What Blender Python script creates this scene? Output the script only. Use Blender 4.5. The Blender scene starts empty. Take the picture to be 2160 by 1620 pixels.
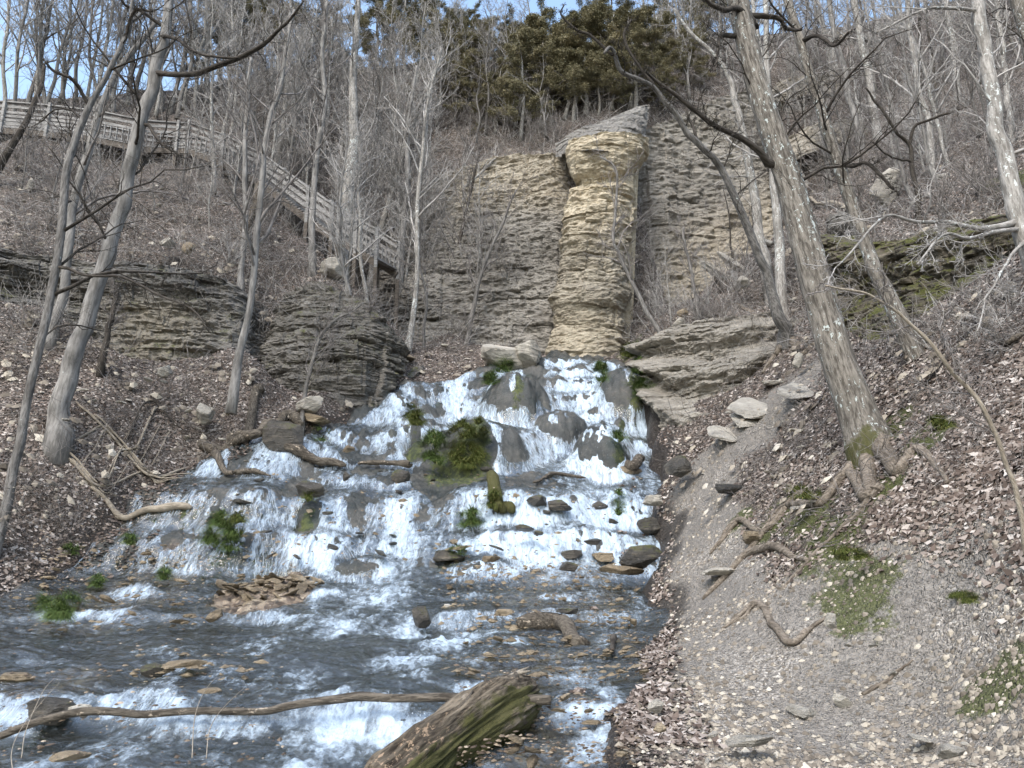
import bpy, bmesh, math, random
import numpy as np
from mathutils import Vector
R = math.radians
random.seed(7)
rng = np.random.default_rng(7)

# ------------------------------------------------------------------ camera, sky, sun, exposure
sc = bpy.context.scene
COL = sc.collection
FPX, PITCH, CAMZ = 1622.0, R(13.0), 1.6          # focal length in photo pixels (2160 wide), upward tilt, eye height
cam = bpy.data.objects.new('camera', bpy.data.cameras.new('camera')); COL.objects.link(cam)
cam.data.sensor_width = 36.0; cam.data.lens = 36.0 * FPX / 2160.0
cam.data.clip_start = 0.05; cam.data.clip_end = 600
cam.location = (0, 0, CAMZ); cam.rotation_euler = (math.pi / 2 + PITCH, 0, 0)
sc.camera = cam
world = bpy.data.worlds.new('World'); sc.world = world; world.use_nodes = True
wn = world.node_tree; bgn = wn.nodes['Background']
sky = wn.nodes.new('ShaderNodeTexSky'); sky.sky_type = 'NISHITA'; sky.sun_disc = False
SUN_EL, SUN_AZ = R(52), R(205)                   # azimuth clockwise from +Y: behind the camera, slightly to its left
sky.sun_elevation = SUN_EL; sky.sun_rotation = SUN_AZ
sky.air_density = 1.5; sky.dust_density = 3; sky.ozone_density = 1.5
wn.links.new(sky.outputs[0], bgn.inputs[0]); bgn.inputs[1].default_value = 0.15
sl = bpy.data.lights.new('sun', 'SUN'); sl.energy = 1.0; sl.angle = R(25); sl.color = (1, .995, .98)
so = bpy.data.objects.new('sun', sl); COL.objects.link(so)
sdir = Vector((math.sin(SUN_AZ) * math.cos(SUN_EL), math.cos(SUN_AZ) * math.cos(SUN_EL), math.sin(SUN_EL)))
so.rotation_euler = (-sdir).to_track_quat('-Z', 'Y').to_euler()
sc.view_settings.view_transform = 'Standard'; sc.view_settings.look = 'None'
sc.view_settings.gamma = 1.0; sc.view_settings.exposure = 1.38
sc.cycles.max_bounces = 5; sc.cycles.diffuse_bounces = 2; sc.cycles.glossy_bounces = 2
sc.cycles.transparent_max_bounces = 8

# ------------------------------------------------------------------ noise
def _h(ix, iy, iz, seed):
    n = (ix.astype(np.int64) * 374761393 + iy.astype(np.int64) * 668265263 + iz.astype(np.int64) * 2147483647 + seed * 974634777) & 0xFFFFFFFF
    n = ((n ^ (n >> 13)) * 1274126177) & 0xFFFFFFFF
    n = ((n ^ (n >> 16)) * 2246822519) & 0xFFFFFFFF
    return ((n ^ (n >> 15)) & 0xFFFFFF) / float(0xFFFFFF)
def vn2(x, y, seed=0):
    x = np.asarray(x, float); y = np.asarray(y, float)
    xi = np.floor(x); yi = np.floor(y); fx = x - xi; fy = y - yi
    xi = xi.astype(np.int64); yi = yi.astype(np.int64); z = np.zeros_like(xi)
    fx = fx * fx * (3 - 2 * fx); fy = fy * fy * (3 - 2 * fy)
    a = _h(xi, yi, z, seed); b = _h(xi + 1, yi, z, seed); c = _h(xi, yi + 1, z, seed); d = _h(xi + 1, yi + 1, z, seed)
    return ((a * (1 - fx) + b * fx) * (1 - fy) + (c * (1 - fx) + d * fx) * fy) * 2 - 1
def vn3(x, y, z, seed=0):
    x = np.asarray(x, float); y = np.asarray(y, float); z = np.asarray(z, float)
    zi = np.floor(z); fz = z - zi; fz = fz * fz * (3 - 2 * fz); zi = zi.astype(np.int64)
    xi = np.floor(x); yi = np.floor(y); fx = x - xi; fy = y - yi
    xi = xi.astype(np.int64); yi = yi.astype(np.int64)
    fx = fx * fx * (3 - 2 * fx); fy = fy * fy * (3 - 2 * fy)
    def lay(k):
        a = _h(xi, yi, k, seed); b = _h(xi + 1, yi, k, seed); c = _h(xi, yi + 1, k, seed); d = _h(xi + 1, yi + 1, k, seed)
        return (a * (1 - fx) + b * fx) * (1 - fy) + (c * (1 - fx) + d * fx) * fy
    return (lay(zi) * (1 - fz) + lay(zi + 1) * fz) * 2 - 1
def fbm2(x, y, o=4, seed=0):
    s = 0; a = 1; t = 0
    for i in range(o):
        s = s + a * vn2(x, y, seed + i * 17); t += a; a *= .5; x = x * 2.03 + 5.1; y = y * 2.03 + 3.7
    return s / t
def fbm3(x, y, z, o=3, seed=0):
    s = 0; a = 1; t = 0
    for i in range(o):
        s = s + a * vn3(x, y, z, seed + i * 17); t += a; a *= .5; x = x * 2.03 + 5.1; y = y * 2.03 + 3.7; z = z * 2.03 + 1.3
    return s / t
def sstep(a, b, x): 
    t = np.clip((x - a) / (b - a), 0, 1); return t * t * (3 - 2 * t)

# ------------------------------------------------------------------ photo pixel + distance -> point of the place
CP, SP = math.cos(PITCH), math.sin(PITCH)
def P(u, v, Y):
    a = (u - 1080) / FPX; b = (810 - v) / FPX
    dy = CP - b * SP; t = Y / dy
    return np.array([a * t, Y, CAMZ + (SP + b * CP) * t])
def depth(p): return p[1] * CP + (p[2] - CAMZ) * SP   # along the lens axis
def px(p, w): return w * depth(p) / FPX                # width in metres of w photo pixels at p

# ------------------------------------------------------------------ terrain
def cr(pts, n):                                     # Catmull-Rom resample of (m,d) to n rows
    pts = np.asarray(pts, float); m = len(pts)
    q = np.vstack([2 * pts[0] - pts[1], pts, 2 * pts[-1] - pts[-2]])
    d = np.concatenate([[0], np.cumsum(np.linalg.norm(np.diff(pts[:, :3], axis=0), axis=1))]); t = np.interp(np.linspace(0, d[-1], n), d, np.arange(m))
    i = np.minimum(t.astype(int), m - 2); f = (t - i)[:, None]
    a, b, c, e = q[i], q[i + 1], q[i + 2], q[i + 3]
    return .5 * (2 * b + (c - a) * f + (2 * a - 5 * b + 4 * c - e) * f ** 2 + (3 * b - a - 3 * c + e) * f ** 3)

# cliff faces: (u, v_bottom, Y_bottom, v_top, Y_top[, u_top]) along each face, left to right
CLIFF = dict(
 left=[(790,690,26.0,470,28.6),(860,735,25.4,420,28.8),(930,742,25.3,372,28.8),(1000,745,25.3,345,28.6),(1060,745,25.3,325,28.4),(1110,755,25.3,322,28.0),(1180,762,25.1,320,27.0),(1245,762,25.2,300,26.8)],
 right=[(1310,720,26.8,300,28.8),(1380,710,27,262,29.5),(1450,680,27.0,235,30.5),(1520,630,27.2,205,31.5),(1590,580,27.4,190,32.5),(1690,480,27.8,170,33.5)],
 pillar=[(1128,764,25.2,300,25.9,1204),(1142,766,24.5,300,25.4,1208),(1190,768,24.1,300,25.0,1232),(1234,766,23.9,298,24.9,1268),(1276,760,24.1,296,25.0,1302),(1298,756,24.7,296,25.5,1326),(1306,750,26.6,296,27.5,1334)],
 cap=[(1165,318,26.4,296,27.4),(1205,306,25.5,278,27.4),(1235,302,25.0,266,27.4),(1275,300,24.9,254,27.6),(1325,296,25.4,234,28),(1380,300,27,215,29.5)],
 ledge=[(-160,640,17.6,500,18.4),(-40,650,17.9,515,18.8),(60,665,18.2,545,19.2),(130,700,18.4,548,19.5),(200,745,18.5,556,19.7),(290,768,18.6,560,20.0),(370,770,18.7,568,20.2),(440,770,18.8,590,20.4),(520,765,18.9,615,20.6),(580,750,19.3,630,20.9)],
 outcrop=[(535,800,20.9,680,21.6,552),(556,822,20.1,632,21.3,584),(600,838,19.5,606,21.1,624),(650,844,19.2,592,21.0,668),(705,850,19.1,612,20.8,712),(760,850,19.3,636,20.6,764),(800,838,19.8,684,20.9,800),(836,815,20.7,722,21.6,838),(870,790,21.8,752,22.4,868)],
 shelf=[(645,878,18.8,840,19.3),(695,886,18.7,834,19.2),(748,884,19.2,836,19.6),(798,868,20.1,836,20.5),(840,846,20.9,800,21.6),(892,816,21.7,770,22.3),(955,790,22.4,764,22.9)],
 right_ledge=[(1305,785,22.2,742,23.0),(1345,812,20.4,728,21.6),(1390,850,19.0,700,20.6),(1440,858,18.2,680,20.2),(1510,845,17.8,662,19.8),(1570,812,17.7,655,19.6),(1630,775,17.8,650,19.6),(1690,735,18.1,648,19.6),(1770,690,18.6,630,19.8)],
 mossy=[(1700,600,18.0,500,19.2),(1760,680,16.2,500,17.8),(1830,730,14.6,515,16.6),(1900,725,13.6,510,15.6),(1980,680,12.9,492,14.8),(2060,630,12.2,478,14.0),(2130,580,11.9,466,13.4),(2260,520,11.6,440,12.8)],
 overhang=[(1690,530,20.6,462,21.4),(1740,550,20.0,455,20.9),(1800,545,19.6,452,20.6),(1860,515,19.9,450,20.8)])
CLBACK = []
for k_, cols_ in CLIFF.items():
    if k_ in ('cap', 'shelf'): continue
    c_ = cr([tuple(P(c[0], c[1], c[2])) + tuple(P(c[5] if len(c) > 5 else c[0], c[3], c[4])) for c in cols_], len(cols_) * 2 + 2)
    sc_ = 1.3 if k_ in ('left', 'right', 'pillar') else .6
    for r_ in c_[1:-1]: CLBACK += [(r_[0] * (1 + sc_ / r_[1]), r_[1] + sc_, r_[2] + .1), (r_[3] * (1 + sc_ / r_[4]), r_[4] + sc_ + .15, r_[5] - .05)]
    for r_ in c_[1:-1]: CLBACK += [(r_[0] * (1 - .45 / r_[1]), r_[1] - .45, r_[2] + .12)]
ctrl = [(0,1100,13.3),(0,1200,12.9),(0,980,14.2),(120,905,14.8),(0,800,16),(-300,900,14),(-300,1200,11.5),(-600,800,15),
 (300,1050,15.8),(300,900,16.6),(450,850,17.5),(420,960,17.2),(600,880,18.8),(700,850,19.6),
 (100,430,22.5),(300,450,23),(500,520,22.5),
 (100,305,26.3),(-200,300,26),(250,335,26.6),(400,350,27.2),(550,430,26),(650,510,24.6),(760,600,23.3),(740,650,22.3),(690,830,19.9),
 (860,740,22.2),(1000,750,23.4),(950,655,25.2),(1080,700,25.2),
 (1000,300,32),(1150,280,30.5),(1330,230,31),(1050,250,33.5),(880,280,33),(880,500,28.5),(750,300,33),(600,200,35),(750,200,36),
 (900,130,41),(1150,120,41),(1400,60,44),(50,215,30.5),(300,190,34),(450,170,37),(650,130,41),(-250,220,31),
 (1400,740,21.5),(1380,660,24),(1450,640,23.8),(1500,200,34),(1600,80,40),
 (1600,700,18.5),(1550,560,23),(1650,550,21.5),(1700,300,29),(1800,100,35),(2000,0,39),(1800,420,22),
 (1700,470,21.5),(1900,400,20.5),(2000,250,26),(2160,300,19),(2160,100,28),(2400,200,20),
 (1500,860,17.3),(1600,820,17.4),(1450,950,15.7),(1550,950,14.6),(1480,1100,13.3),(1440,1200,12.2),(1480,1250,11.2),(1420,1350,9.4),(1500,1400,8.1),(1400,1500,7.15),(1400,1620,6.0),
 (1700,1620,5.9),(2160,1620,5.5),(1700,1420,7.6),(2000,1450,6.7),(2160,1450,6.1),(1600,1200,9.9),(1800,1200,8.2),(2160,1200,5.9),(1600,1060,11.9),(1840,930,10.2),(1700,1000,11.3),
 (2160,1000,6.9),(2000,900,8.8),(2160,750,8.6),(1750,760,14.3),(2160,540,10.5),(2400,800,7),(2400,1200,5)]
CW = [tuple(P(*c)) for c in ctrl]
CW += CLBACK
CW += [(-14,60,20),(0,60,28),(20,60,34),(-40,45,20),(-40,20,15),(-30,10,9),(-20,4,3.5),(-14,9,2.6),(-12,4,1.5),(-12,-6,1.2),(0,-6,.1),(8,-6,1.5),(5,0,1.1),(9,3,4.2),(15,4,8.5),(22,10,14),(32,20,22),
       (40,40,34),(30,60,38),(2.2,0,.15),(3,3,.5),(1.2,4,.12),(0,2.5,.0),(-2,1,-.05),(-5,3,-.05),(-8,3,.2),(-10,8,1.6),(-60,60,18),(60,70,40),(60,0,30),(0,85,26),(-40,85,18),(45,85,38)]
CW = np.array(CW)
# stream: banks and stepped profile along its length
SY = np.array([0, 6.4, 7.3, 9.4, 11.6, 12.2, 13, 14.3, 16.3, 17, 17.9, 18.8, 20.5, 21.0, 21.6, 22.5, 24.5])
SL = np.array([-7.5, -7.8, -7.9, -8.2, -8.2, -8.1, -8.1, -7.8, -7.1, -6.3, -4.9, -3.95, -3.2, -2.4, -1.3, .4, 1.6])
SR = np.array([.7, .95, 1.1, 1.5, 2.0, 2.05, 2.2, 2.85, 3.2, 3.35, 3.5, 3.7, 3.85, 3.8, 3.6, 3.0, 2.6])
PY = np.array([0, 6.75, 7.15, 8.3, 8.6, 9.6, 10.1, 11.25, 11.6, 12.4, 12.7, 13.85, 14.5, 14.95, 15.65, 17, 18.5, 20, 22.5, 25])
PZ = np.array([-.1, .08, .40, .42, .49, .51, .58, .63, .87, .93, 1.06, 1.30, 2.02, 2.20, 2.98, 3.40, 4.0, 5.25, 7.45, 8.4])
def bank_d(x, y):                                  # > 0 inside the stream, metres from the nearer bank
    w = .35 * fbm2(x * .5 + 3, y * .9, 3, 5) + .12 * vn2(x * 2.5, y * 2.5, 8)
    d = np.minimum(x - np.interp(y, SY, SL), np.interp(y, SY, SR) - x) + w
    return np.minimum(d, (24.0 - y))
for yy in np.arange(3, 24.5, 1.0):
    for k in (0, .25, .5, .75, 1):
        xx = np.interp(yy, SY, SL) * (1 - k) + np.interp(yy, SY, SR) * k
        CW = np.vstack([CW, (xx, yy, np.interp(yy, PY, PZ) + (.06 if k in (0, 1) else 0))])
def fit(C):
    X = C[:, :2]; n = len(X)
    D = np.sqrt(((X[:, None] - X[None]) ** 2).sum(-1) + .25)
    A = np.zeros((n + 3, n + 3)); A[:n, :n] = D - .25 * np.eye(n) * 1.0
    A[:n, n] = 1; A[n, :n] = 1; A[:n, n + 1:] = X; A[n + 1:, :n] = X.T
    b = np.zeros(n + 3); b[:n] = C[:, 2]
    return np.linalg.solve(A, b)
WT = fit(CW)
def rbf(x, y):
    x = np.asarray(x, float); y = np.asarray(y, float); sh = x.shape; x = x.ravel(); y = y.ravel(); out = np.empty_like(x); n = len(CW)
    for i in range(0, len(x), 20000):
        a = x[i:i + 20000]; b = y[i:i + 20000]
        D = np.sqrt((a[:, None] - CW[:, 0]) ** 2 + (b[:, None] - CW[:, 1]) ** 2 + .25)
        out[i:i + 20000] = D @ WT[:n] + WT[n] + WT[n + 1] * a + WT[n + 2] * b
    return out.reshape(sh)
RX = np.arange(-64, 64, .2); RY = np.arange(-7, 98, .2)
_gx, _gy = np.meshgrid(RX, RY); RZ = rbf(_gx, _gy)
def rbfg(x, y):
    fx = np.clip((x - RX[0]) / .2, 0, len(RX) - 1.001); fy = np.clip((y - RY[0]) / .2, 0, len(RY) - 1.001); i = fy.astype(int); j = fx.astype(int); fx = fx - j; fy = fy - i
    return (RZ[i, j] * (1 - fx) + RZ[i, j + 1] * fx) * (1 - fy) + (RZ[i + 1, j] * (1 - fx) + RZ[i + 1, j + 1] * fx) * fy
def H(x, y):                                       # dry ground
    x = np.asarray(x, float); y = np.asarray(y, float)
    z = rbfg(x, y); far = sstep(4, 30, y)
    z = z + (.05 + .35 * far) * fbm2(x * .45, y * .45, 3, 11) + (.035 + .07 * far) * fbm2(x * 2.1, y * 2.1, 3, 23)
    d = bank_d(x, y)
    cap = np.interp(y, [0, 6, 7.5, 9, 12, 13.5, 15, 17, 18.5, 20, 22.5, 25], [0, .12, .45, .58, 1.0, 1.45, 2.3, 3.5, 4.5, 5.6, 7.5, 8.5]) + .14 + np.maximum(-d, 0) * .95 + .12 * fbm2(x * 1.3, y * 1.3, 2, 19)
    k = sstep(24.2, 22.5, y); zc = np.minimum(z, cap) + .05 * np.exp(-np.abs(z - cap) / .15)
    z = z * (1 - k) + zc * k
    return z
# pixel of crest, distance, half width, half length, height, rounded tufa mounds
DM = [(1005,886,18.1,2.3,1.75,1.65),(1280,893,17.7,.85,1.2,1.45),(1185,868,19.4,.8,1.0,.8),(1320,772,20.7,1.05,1.1,1.5),(880,872,19.0,.6,1.1,.8),(1090,792,20.4,1.2,1.3,1.15),
      (510,1015,15.9,1.0,.8,.95),(640,1050,15.4,.8,.6,.8),(820,1005,16.5,.5,.5,.45),(1230,1120,14.7,1.3,.6,.75),(1350,1170,14.0,.45,.4,.5),(400,1150,14.5,1.1,.7,.8),(1050,1130,14.7,1.0,.6,.72),
      (740,920,18.3,.8,.9,.6),(760,1180,14.0,.6,.4,.3),(1020,1190,13.7,.8,.4,.35),(330,1240,13.0,.9,.6,.35),(700,1310,11.7,.9,.4,.3),(890,1290,11.8,.35,.3,.42),(1170,1040,16.2,.6,.4,.4),(1330,1030,16.3,.5,.4,.5),(1200,1290,11.9,.9,.4,.25),(150,1330,11.8,1.0,.4,.25)]
DW = [(P(u, v, Y), rx, ry, h) for u, v, Y, rx, ry, h in DM]
def bed(x, y):
    yw = y + .30 * fbm2(x * .8, y * .25, 3, 31) + .10 * vn2(x * 3.1, y * 1.2, 41)
    yw = yw + .75 * vn2(x * .38 + 3, y * .12, 33) + .32 * vn2(x * 1.15, y * .3, 34)
    m = np.clip(.75 + .6 * vn2(x * .55 + 9, y * .35, 35) + .9 * np.exp(-((x + 1.6) / 1.5) ** 2) * (y < 9) - .55 * (y < 9), .12, 1)
    up = sstep(16.8, 18, y); m = np.maximum(m, sstep(15.5, 17, y))
    PL = np.interp(yw, [0, 15.65, 17, 18.5, 20, 22.5, 25], [0, 2.98, 3.62, 4.75, 5.85, 7.45, 8.4]); kl = sstep(-1.2, -3.0, x) * sstep(15.8, 16.6, y)
    z = (np.interp(yw, PY, PZ) * (1 - kl) + PL * kl) * m + (1 - m) * np.interp(yw, [0, 6.0, 8.2, 10.5, 12.6, 13.4, 15.0, 17, 22.5, 25], [-.1, .0, .42, .52, .88, 1.2, 2.1, 3.40, 7.45, 8.4])
    st = z / .55 + 1.1 * fbm2(x * .6, y * .4, 2, 77); f = st - np.floor(st)      # the upper falls come down in rounded steps
    z = z + up * .55 * (sstep(.3, .75, f) - f) * .62 * sstep(-.6, .1, fbm2(x * .7, y * .7, 2, 79))
    for c, rx, ry, h in DW:
        ang = fbm2(x * 1.3, y * 1.3, 2, 53) * .22
        d = np.sqrt(((x - c[0]) / rx) ** 2 + ((y - c[1] - .35 * ry) / ry) ** 2) + ang
        cap = c[2] + .05 - h * (1 - np.sqrt(np.clip(1 - d * d, 0, 1)))
        m = d < 1
        z = np.where(m, np.maximum(z, cap), z)
    z = z + (.10 + .03 * sstep(13, 12, y)) * fbm2(x * 1.6, y * 1.6, 3, 61) + .06 * np.abs(fbm2(x * 5, y * 5, 3, 67)) + .025 * vn2(x * 14, y * 14, 71)
    z = z + up * (.11 * fbm2(x * 2.6, y * 1.8, 4, 81) - .06 * np.abs(fbm2(x * 7, y * 3, 3, 82)))
    # vertical flutes on the tufa
    z = z + up * .05 * vn2(x * 7, y * 1.0, 73)
    return z
def G(x, y):                                       # top solid surface, wherever we are
    x = np.asarray(x, float); y = np.asarray(y, float)
    d = bank_d(x, y)
    return np.where(d > 0, bed(x, y), H(x, y))
H_exact = H
class Grid:
    def __init__(s, fn, x0, x1, y0, y1, d):
        s.x0, s.y0, s.d = x0, y0, d; gx_ = np.arange(x0, x1, d); gy_ = np.arange(y0, y1, d); s.nx, s.ny = len(gx_), len(gy_); a, b = np.meshgrid(gx_, gy_); s.z = fn(a, b)
    def __call__(s, x, y):
        fx = np.clip((np.asarray(x, float) - s.x0) / s.d, 0, s.nx - 1.001); fy = np.clip((np.asarray(y, float) - s.y0) / s.d, 0, s.ny - 1.001); i = fy.astype(int); j = fx.astype(int); fx = fx - j; fy = fy - i
        return (s.z[i, j] * (1 - fx) + s.z[i, j + 1] * fx) * (1 - fy) + (s.z[i + 1, j] * (1 - fx) + s.z[i + 1, j + 1] * fx) * fy
H = Grid(H_exact, -36, 36, -2, 62, .1)
BANK = Grid(bank_d, -12, 8, 0, 27, .05); BEDG = Grid(bed, -10, 5.5, 2, 25, .05)
def G(x, y):
    x = np.asarray(x, float); y = np.asarray(y, float)
    d = np.where((x > -12) & (x < 7.9) & (y < 26.9), BANK(x, y), -5.0)
    return np.where(d > 0, BEDG(x, y), H(x, y))
def hit(u, v, fn=None, y0=3.5, y1=61):
    """where the sight line of pixel (u, v) meets the land; vectorised"""
    fn = fn or G
    u = np.atleast_1d(np.asarray(u, float)); v = np.atleast_1d(np.asarray(v, float))
    a = (u - 1080) / FPX; b = (810 - v) / FPX; dy = CP - b * SP; kx = a / dy; kz = (SP + b * CP) / dy
    lo = np.full(len(u), y0); hi = np.full(len(u), y1); found = np.zeros(len(u), bool)
    prev = lo.copy()
    for Y in np.geomspace(y0, y1, 160):
        below = CAMZ + kz * Y < fn(kx * Y, np.full(len(u), Y))
        new = below & ~found
        lo[new] = prev[new]; hi[new] = Y; found |= below
        prev[:] = Y
    for _ in range(10):
        m = (lo + hi) / 2; below = CAMZ + kz * m < fn(kx * m, m)
        hi = np.where(below, m, hi); lo = np.where(below, lo, m)
    return np.stack([kx * hi, hi, CAMZ + kz * hi], 1), found
def hp(u, v): return hit(u, v)[0][0]

# ------------------------------------------------------------------ mesh helpers
def link(o): COL.objects.link(o); return o
def mesh(name, V, F, mat=None, parent=None, smooth=True, attrs=None, slots=None, mi=None):
    """F: list of (n,k) index arrays"""
    me = bpy.data.meshes.new(name); V = np.asarray(V, np.float32)
    F = [np.asarray(f, np.int32) for f in (F if isinstance(F, list) else [F]) if len(f)]
    me.vertices.add(len(V)); me.vertices.foreach_set('co', V.ravel())
    nl = sum(f.size for f in F); me.loops.add(nl); me.loops.foreach_set('vertex_index', np.concatenate([f.ravel() for f in F]))
    tot = np.concatenate([np.full(len(f), f.shape[1], np.int32) for f in F]); st = np.concatenate([[0], np.cumsum(tot)[:-1]]).astype(np.int32)
    me.polygons.add(len(tot)); me.polygons.foreach_set('loop_start', st)
    me.polygons.foreach_set('use_smooth', np.full(len(tot), bool(smooth)))
    if mat: me.materials.append(mat)
    for k, a in (attrs or {}).items():
        at = me.attributes.new(k, 'FLOAT', 'POINT'); at.data.foreach_set('value', np.asarray(a, np.float32).ravel())
    me.update(calc_edges=True)
    o = bpy.data.objects.new(name, me); link(o)
    if parent is not None: o.parent = parent
    return o
def tag(o, label=None, cat=None, group=None, kind=None):
    if label:
        for w_ in ('slender ', 'leaning ', 'thin ', 'bare '):
            if len(label.replace('-', ' ').split()) > 15: label = label.replace(w_, '', 1)
        o['label'] = label
    if cat: o['category'] = cat
    if group: o['group'] = group
    if kind: o['kind'] = kind
    return o
def thing(name, label, cat, loc=(0, 0, 0), group=None):
    o = bpy.data.objects.new(name, None); o.location = loc; o.empty_display_size = .2; link(o)
    return tag(o, label, cat, group)
def grid_faces(n, m, wrap=False):                   # n rows of m verts
    i = np.arange(n - 1)[:, None] * m; j = np.arange(m if wrap else m - 1)[None]
    a = i + j; b = i + (j + 1) % m; c = i + m + (j + 1) % m; d = i + m + j
    return np.stack([a, b, c, d], -1).reshape(-1, 4)
def tubes(Pt, Rd, k, bump=None, seed=0):
    """Pt (m,n,3), Rd (m,n): m tubes of n rings with k sides -> V, [quads, caps]"""
    Pt = np.asarray(Pt, float); Rd = np.asarray(Rd, float)
    m, n, _ = Pt.shape
    T = np.gradient(Pt, axis=1); T /= np.linalg.norm(T, axis=2, keepdims=True) + 1e-9
    mt = np.abs(T.mean(1)); ax = np.eye(3)[np.argmin(mt, 1)]
    U = np.cross(T, ax[:, None, :]); U /= np.linalg.norm(U, axis=2, keepdims=True) + 1e-9
    W = np.cross(T, U)
    th = np.arange(k) * 2 * math.pi / k
    r = Rd[:, :, None] * np.ones(k)
    if bump is not None:
        L = np.concatenate([np.zeros((m, 1)), np.cumsum(np.linalg.norm(np.diff(Pt, axis=1), axis=2), 1)], 1)
        r = r * bump(th[None, None], L[:, :, None], Rd[:, :, None])
    V = Pt[:, :, None] + r[..., None] * (U[:, :, None] * np.cos(th)[:, None] + W[:, :, None] * np.sin(th)[:, None])
    gf = grid_faces(n, k, True); off = (np.arange(m) * n * k)[:, None, None]
    Q = (gf[None] + off).reshape(-1, 4)
    fs = [Q]
    if k > 3 or True:
        e = np.arange(k); s = (e[::-1][None] + off[:, 0]); t = (e[None] + (n - 1) * k + off[:, 0])
        if Rd.max() > .004: fs += [np.concatenate([s, t])]
    return V.reshape(-1, 3), fs
def join(parts):
    V = []; F = {}; o = 0
    for v, fs in parts:
        V.append(v)
        for f in fs: F.setdefault(f.shape[1], []).append(f + o)
        o += len(v)
    return np.concatenate(V), [np.concatenate(x) for x in F.values()]

# ------------------------------------------------------------------ materials
class NT:
    def __init__(s, name):
        s.m = bpy.data.materials.new(name); s.m.use_nodes = True; s.t = s.m.node_tree; s.b = s.t.nodes['Principled BSDF']; s.out = s.t.nodes['Material Output']
        s.geo = s.n('ShaderNodeTexCoord').outputs['Object']
        s.pos = s.n('ShaderNodeNewGeometry').outputs['Position']
    def n(s, ty, **kw):
        x = s.t.nodes.new(ty)
        for k, v in kw.items(): setattr(x, k, v)
        return x
    def put(s, sock, v):
        if isinstance(v, bpy.types.NodeSocket): s.t.links.new(v, sock)
        elif isinstance(v, (tuple, list)) and len(v) == 3 and sock.type == 'RGBA': sock.default_value = (*v, 1)
        else: sock.default_value = v
    def noise(s, scale, vec=None, detail=4, rough=.55, st=None, out='Fac', dist=0):
        x = s.n('ShaderNodeTexNoise'); x.inputs['Scale'].default_value = scale; x.inputs['Detail'].default_value = detail; x.inputs['Roughness'].default_value = rough; x.inputs['Distortion'].default_value = dist
        s.put(x.inputs['Vector'], s.st(vec or s.pos, st) if st else (vec or s.pos)); return x.outputs[out]
    def vor(s, scale, vec=None, st=None, feat='F1', out='Distance', rnd=1):
        x = s.n('ShaderNodeTexVoronoi'); x.feature = feat; x.inputs['Scale'].default_value = scale; x.inputs['Randomness'].default_value = rnd
        s.put(x.inputs['Vector'], s.st(vec or s.pos, st) if st else (vec or s.pos)); return x.outputs[out]
    def st(s, vec, sc):
        x = s.n('ShaderNodeVectorMath', operation='MULTIPLY'); s.put(x.inputs[0], vec); x.inputs[1].default_value = sc; return x.outputs[0]
    def ma(s, op, a, b=None, c=None, clamp=False):
        x = s.n('ShaderNodeMath', operation=op, use_clamp=clamp); s.put(x.inputs[0], a)
        if b is not None: s.put(x.inputs[1], b)
        if c is not None: s.put(x.inputs[2], c)
        return x.outputs[0]
    def step(s, a, b, v):
        x = s.n('ShaderNodeMapRange', interpolation_type='SMOOTHSTEP'); s.put(x.inputs[0], v)
        lo, hi = (a, b) if a < b else (b, a)
        x.inputs[1].default_value = lo; x.inputs[2].default_value = hi
        x.inputs[3].default_value, x.inputs[4].default_value = (0, 1) if a < b else (1, 0); return x.outputs[0]
    def mix(s, f, a, b):
        x = s.n('ShaderNodeMix', data_type='RGBA'); s.put(x.inputs[0], f); s.put(x.inputs[6], a); s.put(x.inputs[7], b); return x.outputs[2]
    def ramp(s, f, stops, const=False):
        x = s.n('ShaderNodeValToRGB'); s.put(x.inputs[0], f); e = x.color_ramp.elements
        if const: x.color_ramp.interpolation = 'CONSTANT'
        while len(e) < len(stops): e.new(.5)
        for el, (p, c) in zip(e, stops): el.position = p; el.color = (*c, 1)
        return x.outputs[0]
    def attr(s, name):
        x = s.n('ShaderNodeAttribute'); x.attribute_name = name; return x.outputs['Fac']
    def bump(s, h, strength=.5, dist=.02, prev=None):
        x = s.n('ShaderNodeBump'); x.inputs['Strength'].default_value = strength; x.inputs['Distance'].default_value = dist; s.put(x.inputs['Height'], h)
        if prev is not None: s.put(x.inputs['Normal'], prev)
        return x.outputs[0]
    def up(s):
        x = s.n('ShaderNodeSeparateXYZ'); s.put(x.inputs[0], s.n('ShaderNodeNewGeometry').outputs['Normal']); return x.outputs[2]
    def xyz(s, vec, i):
        x = s.n('ShaderNodeSeparateXYZ'); s.put(x.inputs[0], vec); return x.outputs[i]
    def done(s, col, rough=.9, nrm=None, spec=.3):
        s.put(s.b.inputs['Base Color'], col); s.put(s.b.inputs['Roughness'], rough); s.b.inputs['Specular IOR Level'].default_value = spec
        if nrm is not None: s.put(s.b.inputs['Normal'], nrm)
        return s.m

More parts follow.
